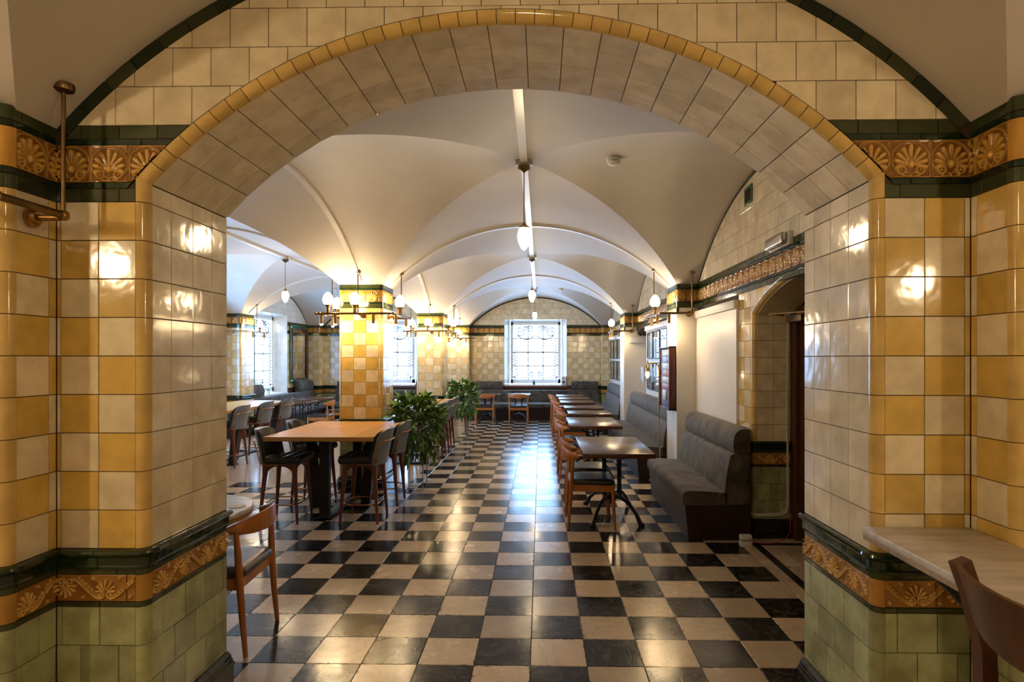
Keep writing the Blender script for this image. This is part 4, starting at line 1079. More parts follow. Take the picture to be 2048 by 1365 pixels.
# ------------------------------------------------------------------ floor
T, FX, FY = 0.3048, -0.055, 3.1426
floor = tag(link('floor', MB().box(-7.2, 4.2, -3.0, 17.2, -0.12, -0.008).mesh('floor', 'grout')), kind='structure')
def slab(name, x0, x1, y0, y1, mat): return link(name, MB().box(x0, x1, y0, y1, -0.010, 0.0).mesh(name, mat), floor)
CL, CR, JW = FX - 5.5 * T, FX + 6 * T, 15
slab('terrazzo', -6.9, CL, FY + JW * T, 17.0, 'terrazzo'); slab('terrazzo', -6.9, FX - 15 * T, DF, FY + JW * T, 'terrazzo')
slab('terrazzo', CL, CR, FY + 40 * T, 17.0, 'terrazzo'); slab('terrazzo', -4.1, 3.7, -2.8, FY - 3 * T, 'terrazzo')
slab('border_strip', CR, CR + 0.10, FY - 3 * T, 17.0, 'marble_w'); slab('border_strip', CR + 0.10, CR + 0.17, FY - 3 * T, 5.2, 'marble_b')
slab('border_strip', CR + 0.17, 2.6, FY - 3 * T, 5.2, 'marble_w'); slab('border_strip', CR + 0.10, 2.6, 5.2, 5.27, 'marble_b'); slab('border_strip', CR + 0.10, 2.6, 5.27, 17.0, 'marble_w')
cells = []
for j in range(-3, 40):
    lo = -15 if j < JW else -6
    for i in range(lo, 6):
        x0, x1 = FX + i * T, FX + (i + 1) * T
        if j >= JW and i == -6: x0 = CL
        y = FY + (j + 0.5) * T
        inview = y > 2.95 and abs((x0 + x1) / 2) < 0.95 * y and not ((x0 + x1) / 2 < -1.62 * y / 2.9 and y < 3.3)
        cells.append(((0 if inview else 50) + math.hypot(0.5 * (x0 + x1), y), x0, x1, FY + j * T, FY + (j + 1) * T, 'marble_b' if (i + j) % 2 else 'marble_w'))
cells.sort(key=lambda c: c[0])
fm = {}
def ftile(w, h, mat):
    key = (round(w, 3), mat)
    if key not in fm: fm[key] = tile_mesh(w - 0.0022, h - 0.0022, mat, 0.008, 0.0022)
    return fm[key]
mbw, mbb = MB(), MB()
for k, (d, x0, x1, y0, y1, mat) in enumerate(cells):
    if k < 300:
        m_ = Matrix.Translation(((x0 + x1) / 2, (y0 + y1) / 2, -0.008 + R.uniform(-0.0007, 0.0004))) @ Matrix.Rotation(R.uniform(-.0022, .0022), 4, 'X') @ Matrix.Rotation(R.uniform(-.0022, .0022), 4, 'Y')
        link('floor_tile', ftile(x1 - x0, y1 - y0, mat), floor, m_)
    else:
        me = ftile(x1 - x0, y1 - y0, mat); cx, cy = (x0 + x1) / 2, (y0 + y1) / 2
        (mbw if mat == 'marble_w' else mbb).add([(v.co.x + cx, v.co.y + cy, v.co.z - 0.008) for v in me.vertices], [tuple(p.vertices) for p in me.polygons])
for nm, mb, mt in (('pale_tile_field', mbw, 'marble_w'), ('dark_tile_field', mbb, 'marble_b')):
    tag(link(nm, mb.mesh(nm, mt), floor), kind='stuff')

# ------------------------------------------------------------------ seating
def elbow_chair(label, loc, rz, group, seatmat='leather_b'):
    t = thing('elbow_chair', label, 'chair', loc, rz, group)
    # seat
    mb = MB(); n = 8
    def outline(s):   # rounded trapezoid, wider in front
        pts = []
        for (cx, cy, a0) in ((0.20, 0.185, 0), (-0.20, 0.185, 90), (-0.17, -0.165, 180), (0.17, -0.165, 270)):
            for i in range(5):
                a = math.radians(a0 + 22.5 * i); pts.append(((cx + 0.045 * math.cos(a)) * s, (cy + 0.045 * math.sin(a)) * s))
        return pts
    V = []; k = 20
    for s, z in ((0.97, 0.425), (1.0, 0.432), (1.0, 0.455), (0.95, 0.472), (0.7, 0.476), (0.35, 0.470)):
        V += [(x, y, z) for x, y in outline(s)]
    V.append((0, 0, 0.467))
    Fq = [(L * k + i, L * k + (i + 1) % k, (L + 1) * k + (i + 1) % k, (L + 1) * k + i) for L in range(5) for i in range(k)] + [(5 * k + i, 5 * k + (i + 1) % k, 6 * k) for i in range(k)] + [tuple(range(k - 1, -1, -1))]
    mb.add(V, Fq).build('seat', seatmat, t, 60)
    fr_ = MB()
    for p, q in (((-0.215, 0.20), (0.215, 0.20)), ((-0.20, -0.18), (0.20, -0.18)), ((-0.225, 0.20), (-0.205, -0.19)), ((0.225, 0.20), (0.205, -0.19))):
        fr_.bar((p[0], p[1], 0.395), (q[0], q[1], 0.395), 0.022, 0.065)
    fr_.build('seat_frame', 'teak', t, 30)
    for s in (-1, 1):
        MB().tube([(s * 0.245, 0.225, 0), (s * 0.236, 0.213, 0.20), (s * 0.226, 0.203, 0.43)], [0.0125, 0.017, 0.021], 10).build('leg', 'teak', t, 50)
        MB().tube([(s * 0.225, -0.225, 0), (s * 0.222, -0.205, 0.22), (s * 0.225, -0.19, 0.44), (s * 0.232, -0.185, 0.58), (s * 0.235, -0.178, 0.685)], [0.0125, 0.018, 0.021, 0.018, 0.014], 10).build('leg', 'teak', t, 50)
    pts, secs = [], []
    m = 22
    for i in range(m + 1):
        a = math.radians(-20 - 140 * i / m); e = abs(i / m - 0.5) * 2
        pts.append((0.275 * math.cos(a), -0.035 + 0.235 * math.sin(a), 0.705 + 0.012 * (1 - e) - 0.004 * e))
        hh = 0.046 * (1 - e ** 2.2) + 0.014; ww = 0.011 + 0.016 * e ** 3
        sc = []
        for q in range(10):
            an = 2 * PI * q / 10; sc.append((ww * math.cos(an), hh * math.sin(an) + (0.0 if e < 0.6 else 0.0)))
        secs.append(sc)
    MB().sweep(pts, secs).build('back_rail', 'teak', t, 60)
    return t

def bar_stool(label, loc, rz, group):
    t = thing('bar_stool', label, 'stool', loc, rz, group)
    s = MB().rbox(-0.205, 0.205, -0.17, 0.225, 0.595, 0.665, 0.032, 3)
    s.build('seat', 'leather_b', t, 60)
    tf = MB()
    for i in range(4):
        for j in range(4):
            cx, cy = -0.135 + 0.09 * i, -0.10 + 0.095 * j; nn = 8
            V = [(cx + 0.052 * math.cos(2 * PI * k / nn), cy + 0.054 * math.sin(2 * PI * k / nn), 0.658) for k in range(nn)] + [(cx + 0.03 * math.cos(2 * PI * k / nn), cy + 0.03 * math.sin(2 * PI * k / nn), 0.673) for k in range(nn)] + [(cx, cy, 0.677)]
            tf.add(V, [(k, (k + 1) % nn, nn + (k + 1) % nn, nn + k) for k in range(nn)] + [(nn + k, nn + (k + 1) % nn, 2 * nn) for k in range(nn)])
    tf.build('tufting', 'leather_b', t, 80)
    def shell(y0, th, z0, z1, w, nm, mat):
        V = []; nx, nz = 14, 10
        for side in (0, 1):
            for j in range(nz + 1):
                v = j / nz; z = z0 + (z1 - z0) * v
                ww = w * (1.0 if v < 0.72 else 0.62 + 0.38 * math.sqrt(max(0, 1 - ((v - 0.72) / 0.28) ** 2)))
                for i in range(nx + 1):
                    x = (i / nx * 2 - 1) * ww
                    y = y0 - 0.055 * v - 0.02 * v * v + 0.075 * (x / 0.2) ** 2 - side * th
                    V.append((x, y, z))
        q = (nx + 1); S = q * (nz + 1); Fq = []
        for sd in (0, 1):
            for j in range(nz):
                for i in range(nx):
                    f = (sd * S + j * q + i, sd * S + j * q + i + 1, sd * S + (j + 1) * q + i + 1, sd * S + (j + 1) * q + i); Fq.append(f if sd else f[::-1])
        for j in range(nz):
            for i in (0, nx): Fq.append((j * q + i, (j + 1) * q + i, S + (j + 1) * q + i, S + j * q + i))
        for i in range(nx):
            for j in (0, nz): Fq.append((j * q + i, j * q + i + 1, S + j * q + i + 1, S + j * q + i))
        MB().add(V, Fq).build(nm, mat, t, 55)
    shell(-0.170, 0.035, 0.60, 0.935, 0.205, 'back_cushion', 'leather_b')
    shell(-0.205, 0.014, 0.585, 0.940, 0.210, 'back_shell', 'leather_g')
    rod = [(-0.20, 0.02, 0.592), (-0.21, -0.10, 0.590), (-0.217, -0.155, 0.61), (-0.217, -0.185, 0.72), (-0.213, -0.210, 0.80), (-0.19, -0.235, 0.825), (-0.10, -0.272, 0.828), (0, -0.288, 0.828)]
    rod = rod + [(-x, y, z) for x, y, z in reversed(rod[:-1])]
    MB().tube(rod, 0.0065, 8).build('back_rod', 'copper', t, 60)
    for sx in (-1, 1):
        for sy in (-1, 1):
            y0 = 0.155 if sy > 0 else -0.13
            MB().tube([(sx * 0.185, y0 + sy * 0.045, 0), (sx * 0.172, y0 + sy * 0.028, 0.25), (sx * 0.155, y0 + sy * 0.008, 0.48), (sx * 0.148, y0, 0.60)], [0.0125, 0.018, 0.024, 0.034], 10).build('leg', 'leg_red', t, 50)
    ap = MB()
    for p, q in (((-0.15, 0.155), (0.15, 0.155)), ((-0.15, -0.13), (0.15, -0.13)), ((-0.15, 0.155), (-0.15, -0.13)), ((0.15, 0.155), (0.15, -0.13))):
        P_, Q_ = Vector((*p, 0.575)), Vector((*q, 0.575)); L = 9
        ap.sweep([P_.lerp(Q_, i / L) for i in range(L + 1)], [[(-0.014, -0.005 - 0.075 * abs(2 * i / L - 1) ** 3), (0.014, -0.005 - 0.075 * abs(2 * i / L - 1) ** 3), (0.014, 0.026), (-0.014, 0.026)] for i in range(L + 1)])
    ap.build('apron', 'leg_red', t, 30)
    ring = []
    for i in range(32):
        a = 2 * PI * i / 32; c, s_ = math.cos(a), math.sin(a); e = (abs(c) ** 4 + abs(s_) ** 4) ** -0.25
        ring.append((0.195 * c * e * 0.93, 0.0125 + 0.19 * s_ * e * 0.93, 0.19))
    MB().tube(ring, 0.0075, 8, closed=True).build('foot_ring', 'copper', t, 60)
    return t

def banquette(label, x0, x1, y0, y1, facing, secs, group, head=True, low=None, seats=None, zt=1.01):
    """facing: '-x' (back on +x), '+x', '-y' (back on +y); secs = cushion joints along the run"""
    t = thing('banquette', label, 'banquette', group=group)
    def pt(d, a, z):
        if facing == '-x': return (x1 - d, a, z)
        if facing == '+x': return (x0 + d, a, z)
        return (a, y1 - d, z)
    def cushion(nm, prof, a0, a1, mat='velvet', soft=True):
        """soft block: a rounded (depth, height) profile drawn along the run, drawn in a little at the seams"""
        cd = sum(p[0] for p in prof) / len(prof); cz = sum(p[1] for p in prof) / len(prof); L = a1 - a0
        st = [(0.001, 0.962), (0.004, 0.982), (0.014, 0.997), (0.05, 1.0), (L / 2, 1.006), (L - 0.05, 1.0), (L - 0.014, 0.997), (L - 0.004, 0.982), (L - 0.001, 0.962)] if soft else [(0, 1), (L, 1)]
        V = [pt(cd + (d - cd) * s, a0 + a, cz + (z - cz) * s) for a, s in st for d, z in prof]; k = len(prof)
        Fq = [(i * k + m, i * k + (m + 1) % k, (i + 1) * k + (m + 1) % k, (i + 1) * k + m) for i in range(len(st) - 1) for m in range(k)] + [tuple(range(k - 1, -1, -1)), tuple((len(st) - 1) * k + m for m in range(k))]
        return MB().add(V, Fq).build(nm, mat, t, 50 if soft else 30)
    def rnd(pts, rads, n=5):
        out = []
        for i, (p, r) in enumerate(zip(pts, rads)):
            a, b = Vector(pts[i - 1]), Vector(pts[(i + 1) % len(pts)]); p = Vector(p)
            if r <= 0: out.append(tuple(p)); continue
            u = (a - p).normalized() * r; v = (b - p).normalized() * r
            for k in range(n + 1):
                q = k / n; out.append(tuple((p + u) * (1 - q) ** 2 + p * 2 * q * (1 - q) + (p + v) * q * q))
        return out
    dep = (x1 - x0) if facing[1] == 'x' else (y1 - y0); s0, s1 = (y0, y1) if facing[1] == 'x' else (x0, x1)
    cushion('plinth', [(0, 0), (dep - 0.05, 0), (dep - 0.02, 0.315), (0, 0.315)], s0 + 0.004, s1 - 0.004, 'plinth', False)
    bt = 0.22
    seat = rnd([(bt - 0.02, 0.316), (dep, 0.316), (dep + 0.012, 0.456), (bt - 0.02, 0.432)], [0, 0.035, 0.09, 0])
    for a, b in zip((seats or secs)[:-1], (seats or secs)[1:]): cushion('seat_cushion', seat, a, b)
    lowp = rnd([(0, 0.316), (bt, 0.316), (bt + 0.015, 0.42), (bt - 0.005, 0.62), (bt - 0.04, 0.785), (0, 0.785)], [0, 0, 0.02, 0.1, 0.045, 0])
    shortp = rnd([(0, 0.316), (bt, 0.316), (bt + 0.01, 0.42), (bt - 0.03, 0.765), (0, 0.765)], [0, 0, 0.02, 0.05, 0.02])
    roll = rnd([(0, 0.788), (0.15, 0.788), (0.165, 0.90), (0.12, zt), (0, zt)], [0, 0.03, 0.06, 0.07, 0.02])
    for i, (a, b) in enumerate(zip(secs[:-1], secs[1:])):
        if low and i in low: cushion('back_cushion', shortp, a, b); continue
        cushion('back_cushion', lowp, a, b); cushion('head_roll', roll, a, b)
    return t

def dining_table(label, x0, x1, y0, y1, group, zt=0.74):
    cx, cy = (x0 + x1) / 2, (y0 + y1) / 2
    t = thing('dining_table', label, 'table', (cx, cy, 0), 0, group)
    w, d = (x1 - x0) / 2, (y1 - y0) / 2
    MB().bbox(-w, w, -d, d, zt - 0.045, zt, 0.004).build('table_top', 'table_dark', t, 30)
    MB().bbox(-w + 0.06, w - 0.06, -d + 0.06, d - 0.06, zt, zt + 0.0015, 0.0006).build('top_inlay', 'table_dark', t, 30)
    c = 0.080; sy = min(0.42, d - 0.16) if d > 0.5 else 0.24
    for sx in (-1, 1):
        for s2 in (-1, 1):
            MB().tube([(sx * c, s2 * c, 0.20), (sx * c, s2 * c, 0.30), (sx * c, s2 * c, 0.62), (sx * c, s2 * c, 0.69)], [0.015, 0.0125, 0.0125, 0.02], 8).build('column', 'iron', t, 50)
            pts = [(sx * 0.03, s2 * 0.03, 0.20), (sx * 0.07, s2 * sy * 0.30, 0.215), (sx * 0.14, s2 * sy * 0.60, 0.185), (sx * 0.20, s2 * sy * 0.86, 0.10), (sx * 0.225, s2 * sy * 0.97, 0.035), (sx * 0.245, s2 * sy * 1.05, 0.012)]
            MB().tube(pts, [0.028, 0.022, 0.019, 0.019, 0.024, 0.020], 8).lathe([(0.030, 0.0), (0.032, 0.02), (0.018, 0.035)], 10, (sx * 0.24, s2 * sy * 1.02, 0)).build('foot', 'iron', t, 50)
    MB().lathe([(0.02, 0.12), (0.045, 0.15), (0.065, 0.19), (0.075, 0.215), (0.05, 0.24), (0.03, 0.26)], 14).build('hub', 'iron', t, 50)
    MB().lathe([(0.09, 0.66), (0.10, 0.69), (0.10, zt - 0.045)], 14).build('top_plate', 'iron', t, 40)
    for s in (-1, 1):
        MB().tube([(s * 0.05, 0, 0.56), (s * 0.12, 0, 0.60), (s * 0.20, 0, 0.665), (s * min(0.26, w - .04), 0, zt - 0.05)], [0.012, 0.012, 0.011, 0.014], 8).build('bracket', 'iron', t, 50)
    return t

def high_table(label, x0, x1, y0, y1, group, posts, zt=0.87):
    cx, cy = (x0 + x1) / 2, (y0 + y1) / 2; w, d = (x1 - x0) / 2, (y1 - y0) / 2
    t = thing('high_table', label, 'table', (cx, cy, 0), 0, group)
    k = 5; pw = 2 * w / k
    top = MB().bbox(-w, w, -d, d, zt - 0.045, zt - 0.001, 0.006).build('table_top', 'oak', t, 30)
    for i in range(k): link('plank', MB().bbox(-w + i * pw + 0.0006, -w + (i + 1) * pw - 0.0006, -d + 0.003, d - 0.003, zt - 0.006, zt, 0.001).mesh('plank', 'oak'), top)
    for (px, py, lx, ly) in posts:
        MB().sweep([(px, py, 0.008), (px + lx, py + ly, zt - 0.045)], [[(-0.05, -0.03), (0.05, -0.03), (0.05, 0.03), (-0.05, 0.03)]] * 2, (0, 1, 0)).build('post', 'steel', t, 20)
    xs_, ys_ = [p[0] for p in posts], [p[1] for p in posts]
    bp = MB()
    if len(posts) == 4:
        bp.bbox(min(xs_) - 0.05, max(xs_) + 0.05, -0.07, 0.07, 0, 0.022, 0.003).bbox(-0.07, 0.07, min(ys_) - 0.03, max(ys_) + 0.03, 0, 0.0225, 0.003)
    else:
        for yy in sorted(set(ys_)): bp.bbox(min(xs_) - 0.06, max(xs_) + 0.06, yy - 0.07, yy + 0.07, 0, 0.022, 0.003)
        bp.bbox(-0.06, 0.06, min(ys_), max(ys_), 0, 0.0225, 0.003)
    bp.build('base_plate', 'steel', t, 30)
    return t

G_CH, G_ST = 'teak elbow chairs at the tables', 'upholstered bar stools at the high tables'
HALF = PI / 2
# chairs along the right hand row (facing right, toward the velvet seating)
row = [(0.49, 5.88, 'teak elbow chair with black seat at the near end of the nearest dining table'),
       (0.49, 6.46, 'teak elbow chair with black seat at the far end of the nearest dining table'),
       (0.475, 8.17, 'third teak elbow chair along the right-hand row, near end of the second table'),
       (0.475, 8.76, 'fourth teak elbow chair along the right-hand row, far end of the second table'),
       (0.545, 9.92, 'fifth teak elbow chair along the right-hand row, at the third dining table'),
       (0.525, 11.03, 'sixth teak elbow chair along the right-hand row, at the fourth dining table'),
       (0.495, 12.36, 'seventh teak elbow chair along the right-hand row, at the fifth dining table'),
       (0.49, 13.40, 'eighth teak elbow chair along the right-hand row, at the sixth dining table'),
       (0.465, 14.42, 'ninth and farthest teak elbow chair along the right-hand row')]
c0 = elbow_chair(row[0][2], (row[0][0], row[0][1], 0), -HALF, G_CH)
for k, (x, y, lb) in enumerate(row[1:]): clone(c0, (x, y, 0), -HALF + (0.03 if k % 2 else -0.02), lb)
clone(c0, (-1.40, 14.70, 0), 0, 'teak elbow chair, back to us, at the left small table under the window wall')
clone(c0, (-0.55, 14.70, 0), 0, 'teak elbow chair, back to us, at the small table in front of the far window')
clone(c0, (-4.62, 12.25, 0), HALF + 0.1, 'pale teak elbow chair in the left aisle, nearer of two beside the first pillar')
clone(c0, (-4.66, 13.35, 0), HALF + 0.1, 'pale teak elbow chair in the left aisle, farther of two beside the first pillar')
elbow_chair('teak chair with brown leather seat, cut off by the left jamb of the arch', (-1.87, 3.42, 0), HALF + 0.06, G_CH, 'leather_br')

rowT = [(0.405, 1.095, 5.58, 6.81, 'dark wooden dining table nearest the arch, on a black iron base'), (0.39, 1.10, 7.87, 9.05, 'second dark dining table of the right-hand row'),
        (0.46, 1.17, 9.55, 10.28, 'third dark dining table of the right-hand row, small and square'), (0.44, 1.16, 10.69, 11.36, 'fourth dark dining table of the right-hand row'),
        (0.41, 1.12, 12.01, 12.70, 'fifth dark dining table of the right-hand row'), (0.41, 1.11, 13.04, 13.74, 'sixth dark dining table of the right-hand row'), (0.38, 1.04, 14.07, 14.74, 'seventh and farthest dark dining table of the right-hand row'),
        (-1.66, -1.02, 14.62, 15.24, 'small dark table before the far banquette, left of the window'), (-0.86, -0.26, 14.62, 15.24, 'small dark table before the far banquette, below the window'),
        (-5.45, -4.80, 11.93, 12.58, 'small dark table in the left aisle, nearer of two by the tall window'), (-5.62, -4.84, 13.0, 13.7, 'small dark table in the left aisle, farther of two by the tall window')]
for x0, x1, y0, y1, lb in rowT: dining_table(lb, x0, x1, y0, y1, 'dark dining tables on iron bases')

# velvet seating
GB = 'grey velvet banquettes'
banquette('grey velvet two-seat banquette nearest the arch, below the white board', 1.29, 1.90, 5.33, 7.10, '-x', [5.33, 6.21, 7.10], GB)
banquette('long grey velvet banquette behind the brass floor lamp', 1.29, 1.90, 8.0, 11.5, '-x', [8.0, 9.55, 11.5], GB, seats=[8.0, 9.1, 10.2, 11.5])
banquette('blue-lit velvet banquette along the far right-hand wall', 1.29, 1.90, 12.62, 15.40, '-x', [12.62, 14.0, 15.40], GB)
banquette('grey velvet banquette under the far window', -1.93, 1.60, 15.42, 16.44, '-y', [-1.93, -1.07, 0.86, 1.60], GB, low=[1], seats=[-1.93, -0.88, 0.25, 1.60])
banquette('dark velvet banquette at the end wall of the left aisle', -5.70, -2.60, 15.75, 16.44, '-y', [-5.70, -5.0, -3.5, -2.60], GB, low=[1])
banquette('pale lit velvet banquette under the tall left window', -6.44, -5.80, 12.60, 16.12, '+x', [12.60, 13.22, 15.22, 16.12], GB, low=[1], zt=1.06)

# high tables and stools
GH = 'honey oak high tables'
dia = lambda w, d: [(0, -d + 0.2, 0.0, 0), (0, d - 0.2, 0, 0), (-w + 0.28, -0.05, -0.07, 0), (w - 0.28, -0.05, 0.07, 0)]
high_table('honey oak high table nearest the arch, against the first pillar', -2.755, -1.655, 5.75, 7.22, GH, dia(0.55, 0.735))
high_table('honey oak high table between the two pillars, behind the nearer flowers', -2.755, -1.70, 8.75, 11.2, GH, [(0.42, -0.85, 0.04, 0), (-0.42, -0.85, -0.04, 0), (0.42, 0.85, 0.04, 0), (-0.42, 0.85, -0.04, 0), (0, 0, 0, 0)])
high_table('daylit oak high table in the left aisle by the window', -5.55, -4.62, 7.9, 10.75, GH, [(0.33, -0.38, 0.08, 0), (-0.33, -0.38, -0.08, 0), (0.33, 0.95, 0.08, 0), (-0.33, 0.95, -0.08, 0), (0, -1.2, 0, 0)])
s0 = bar_stool('black leather bar stool at the near left corner of the nearest high table', (-2.615, 5.95, 0), -HALF, G_ST)
for x, y, rz, lb in ((-2.615, 6.68, -HALF, 'black bar stool at the left side of the nearest high table, beside the pillar'),
                     (-1.795, 5.97, HALF, 'grey-backed bar stool at the near right corner of the nearest high table'),
                     (-1.775, 6.68, HALF, 'grey-backed bar stool at the nearest high table, next to the nearer flowers'),
                     (-1.80, 9.50, HALF, 'grey-backed bar stool behind the nearer flowers, at the middle high table'),
                     (-1.80, 10.15, HALF, 'second grey-backed bar stool on the right of the middle high table'),
                     (-1.80, 10.80, HALF, 'third grey-backed bar stool on the right of the middle high table'),
                     (-2.66, 9.50, -HALF, 'bar stool on the left of the middle high table, near end'),
                     (-2.66, 10.40, -HALF, 'bar stool on the left of the middle high table, far end'),
                     (-4.74, 8.84, HALF, 'blue-grey bar stool in the left aisle cut off by the arch jamb'),
                     (-4.74, 9.64, HALF, 'blue-grey bar stool in the left aisle, middle of its row'),
                     (-4.74, 10.42, HALF, 'blue-grey bar stool in the left aisle, farthest of its row'),
                     (-5.45, 9.3, -HALF, 'bar stool on the window side of the left aisle high table'),
                     (-1.80, 12.9, HALF, 'bar stool behind the farther flowers, beside the middle pillar')):
    clone(s0, (x, y, 0), rz, lb)

# near left: round marble table with a coaster
t = thing('round_table', 'round marble-topped table half hidden by the left jamb', 'table', (-2.16, 3.50, 0))
MB().lathe([(0.375, 0.705), (0.385, 0.712), (0.385, 0.732), (0.378, 0.740), (0.001, 0.740)], 40).build('table_top', 'stone', t, 40)
MB().lathe([(0.372, 0.68), (0.380, 0.69), (0.380, 0.705), (0.3, 0.706)], 40).build('table_edge', 'oak', t, 40)
MB().lathe([(0.035, 0.03), (0.03, 0.1), (0.028, 0.6), (0.05, 0.67), (0.12, 0.69)], 16).build('column', 'iron', t, 50)
MB().lathe([(0.21, 0.0), (0.21, 0.015), (0.15, 0.028), (0.035, 0.04)], 28).build('base', 'iron', t, 40)
tag(MB().lathe([(0.045, 0.740), (0.047, 0.743), (0.001, 0.7435)], 24, (-1.86, 3.56, 0)).build('coaster', 'petal'), 'small round cork coaster on the round marble table', 'coaster')

# near right: marble ledge and mahogany bar chair
t = thing('marble_counter', 'veined marble bar ledge fitted into the right-hand corner', 'counter', (1.255, 0, 0))
MB().bbox(0.0, 0.42, 0.55, 2.316, 0.965, 0.992, 0.006).build('slab', 'stone', t, 30)
MB().bbox(0.004, 0.42, 0.552, 2.314, 0.945, 0.966, 0.003).build('underboard', 'stone_edge', t, 30)
for y in (0.9, 2.0): MB().bar((0.40, y, 0.60), (0.08, y, 0.93), 0.03, 0.04).bar((0.40, y, 0.93), (0.05, y, 0.935), 0.03, 0.02).build('bracket', 'iron', t, 30)
t = thing('bar_chair', 'red mahogany bar chair with curved back and black seat, bottom right', 'chair', (1.36, 1.335, 0), -HALF + 0.03)
ZS = 0.755
MB().rbox(-0.20, 0.20, -0.17, 0.20, ZS - 0.035, ZS + 0.012, 0.02, 3, 0.008).build('seat', 'leather_b', t, 60)
fr_ = MB()
for p, q in (((-0.205, 0.195), (0.205, 0.195)), ((-0.20, -0.175), (0.20, -0.175)), ((-0.21, 0.19), (-0.21, -0.20)), ((0.21, 0.19), (0.21, -0.20))): fr_.bar((*p, ZS - 0.06), (*q, ZS - 0.06), 0.022, 0.07)
fr_.build('seat_frame', 'mahog', t, 30)
for s in (-1, 1):
    MB().sweep([(s * 0.215, 0.20, 0), (s * 0.21, 0.195, ZS - 0.03)], [circ(0.026, 4, 0.7, 0.7), circ(0.03, 4, 0.8, 0.8)]).build('leg', 'mahog', t, 40)
    pts = [(s * 0.215, -0.27, 0), (s * 0.215, -0.225, 0.35), (s * 0.215, -0.195, ZS - 0.05), (s * 0.215, -0.20, 0.90), (s * 0.215, -0.235, 1.04), (s * 0.215, -0.265, 1.125)]
    MB().sweep(pts, [[(-0.017, -0.02), (0.017, -0.02), (0.017, 0.02), (-0.017, 0.02)]] * 6, (0, 1, 0)).build('leg', 'mahog', t, 35)
V = []; nx, nz = 16, 5
for sd in (0, 1):
    for j in range(nz + 1):
        for i in range(nx + 1):
            u_ = i / nx * 2 - 1; v = j / nz; z = 0.965 + 0.155 * v - 0.012 * (1 - u_ * u_) * (1 - v)
            V.append((u_ * 0.20, -0.222 - 0.05 * v - 0.055 * (1 - u_ * u_) - sd * 0.014, z))
q = nx + 1; S_ = q * (nz + 1); Fq = []
for sd in (0, 1):
    for j in range(nz):
        for i in range(nx): Fq.append((sd * S_ + j * q + i, sd * S_ + j * q + i + 1, sd * S_ + (j + 1) * q + i + 1, sd * S_ + (j + 1) * q + i))
for i in range(nx):
    for j in (0, nz): Fq.append((j * q + i, j * q + i + 1, S_ + j * q + i + 1, S_ + j * q + i))
for j in range(nz):
    for i in (0, nx): Fq.append((j * q + i, (j + 1) * q + i, S_ + (j + 1) * q + i, S_ + j * q + i))
MB().add(V, Fq).build('back_panel', 'mahog', t, 50)
for y_, z_ in ((0.19, 0.28), (-0.23, 0.32)): MB().bar((-0.21, y_, z_), (0.21, y_, z_), 0.02, 0.035).build('stretcher', 'mahog', t, 30)

# ------------------------------------------------------------------ light fittings
def egg(mb, c, r, h, up=1, seg=12):
    pr = [(0.42, 0.0), (0.80, 0.10), (0.97, 0.26), (1.0, 0.40), (0.92, 0.58), (0.72, 0.76), (0.42, 0.91), (0.14, 0.985), (0.02, 1.0)]
    prof = [(r * a, up * h * b) for a, b in pr]
    return mb.lathe(prof, seg, c)
def pendant(label, x, y, z=2.71):
    t = thing('pendant_lamp', label, 'pendant lamp', (x, y, 0), 0, 'egg-shaped pendant lamps on the ridge')
    MB().lathe([(0.052, CRN - 0.048), (0.055, CRN - 0.056), (0.050, CRN - 0.078), (0.02, CRN - 0.09), (0.008, CRN - 0.105)], 16).build('ceiling_rose', 'brass_dark', t, 50)
    MB().tube([(0, 0, z + 0.10), (0, 0, CRN - 0.09)], 0.0042, 8).build('rod', 'brass_dark', t, 60)
    MB().lathe([(0.046, z + 0.078), (0.048, z + 0.090), (0.030, z + 0.100), (0.016, z + 0.112), (0.010, z + 0.125)], 16).build('cap', 'brass', t, 50)
    egg(MB(), (0, 0, z + 0.085), 0.056, 0.20, -1, 16).build('globe', 'globe' if y > 2 or abs(x) < 1 else 'globe_left' if x < 0 else 'globe_near', t, 70)
    return t
for lb, x, y, *zz in (('lit pendant lamp of the near left bay, out of frame', -3.45, 0.0, 2.40), ('lit pendant lamp of the near right bay, out of frame', 2.95, 0.0, 2.25), ('unseen lit pendant lamp added behind the camera to brighten the near vault', XCN, 0.0), ('nearest lit pendant lamp on a long rod beyond the arch', XC1, 5.115),  # the lamp behind the camera is unseen, added for general brightness
                 ('second lit pendant lamp along the ridge, above the middle of the room', XC1, 9.875), ('farthest lit pendant lamp, in front of the end window', XC1, 14.475),
                 ('lit pendant lamp of the left aisle vault', XC2, 9.875)):
    pendant(lb, x, y, *zz)

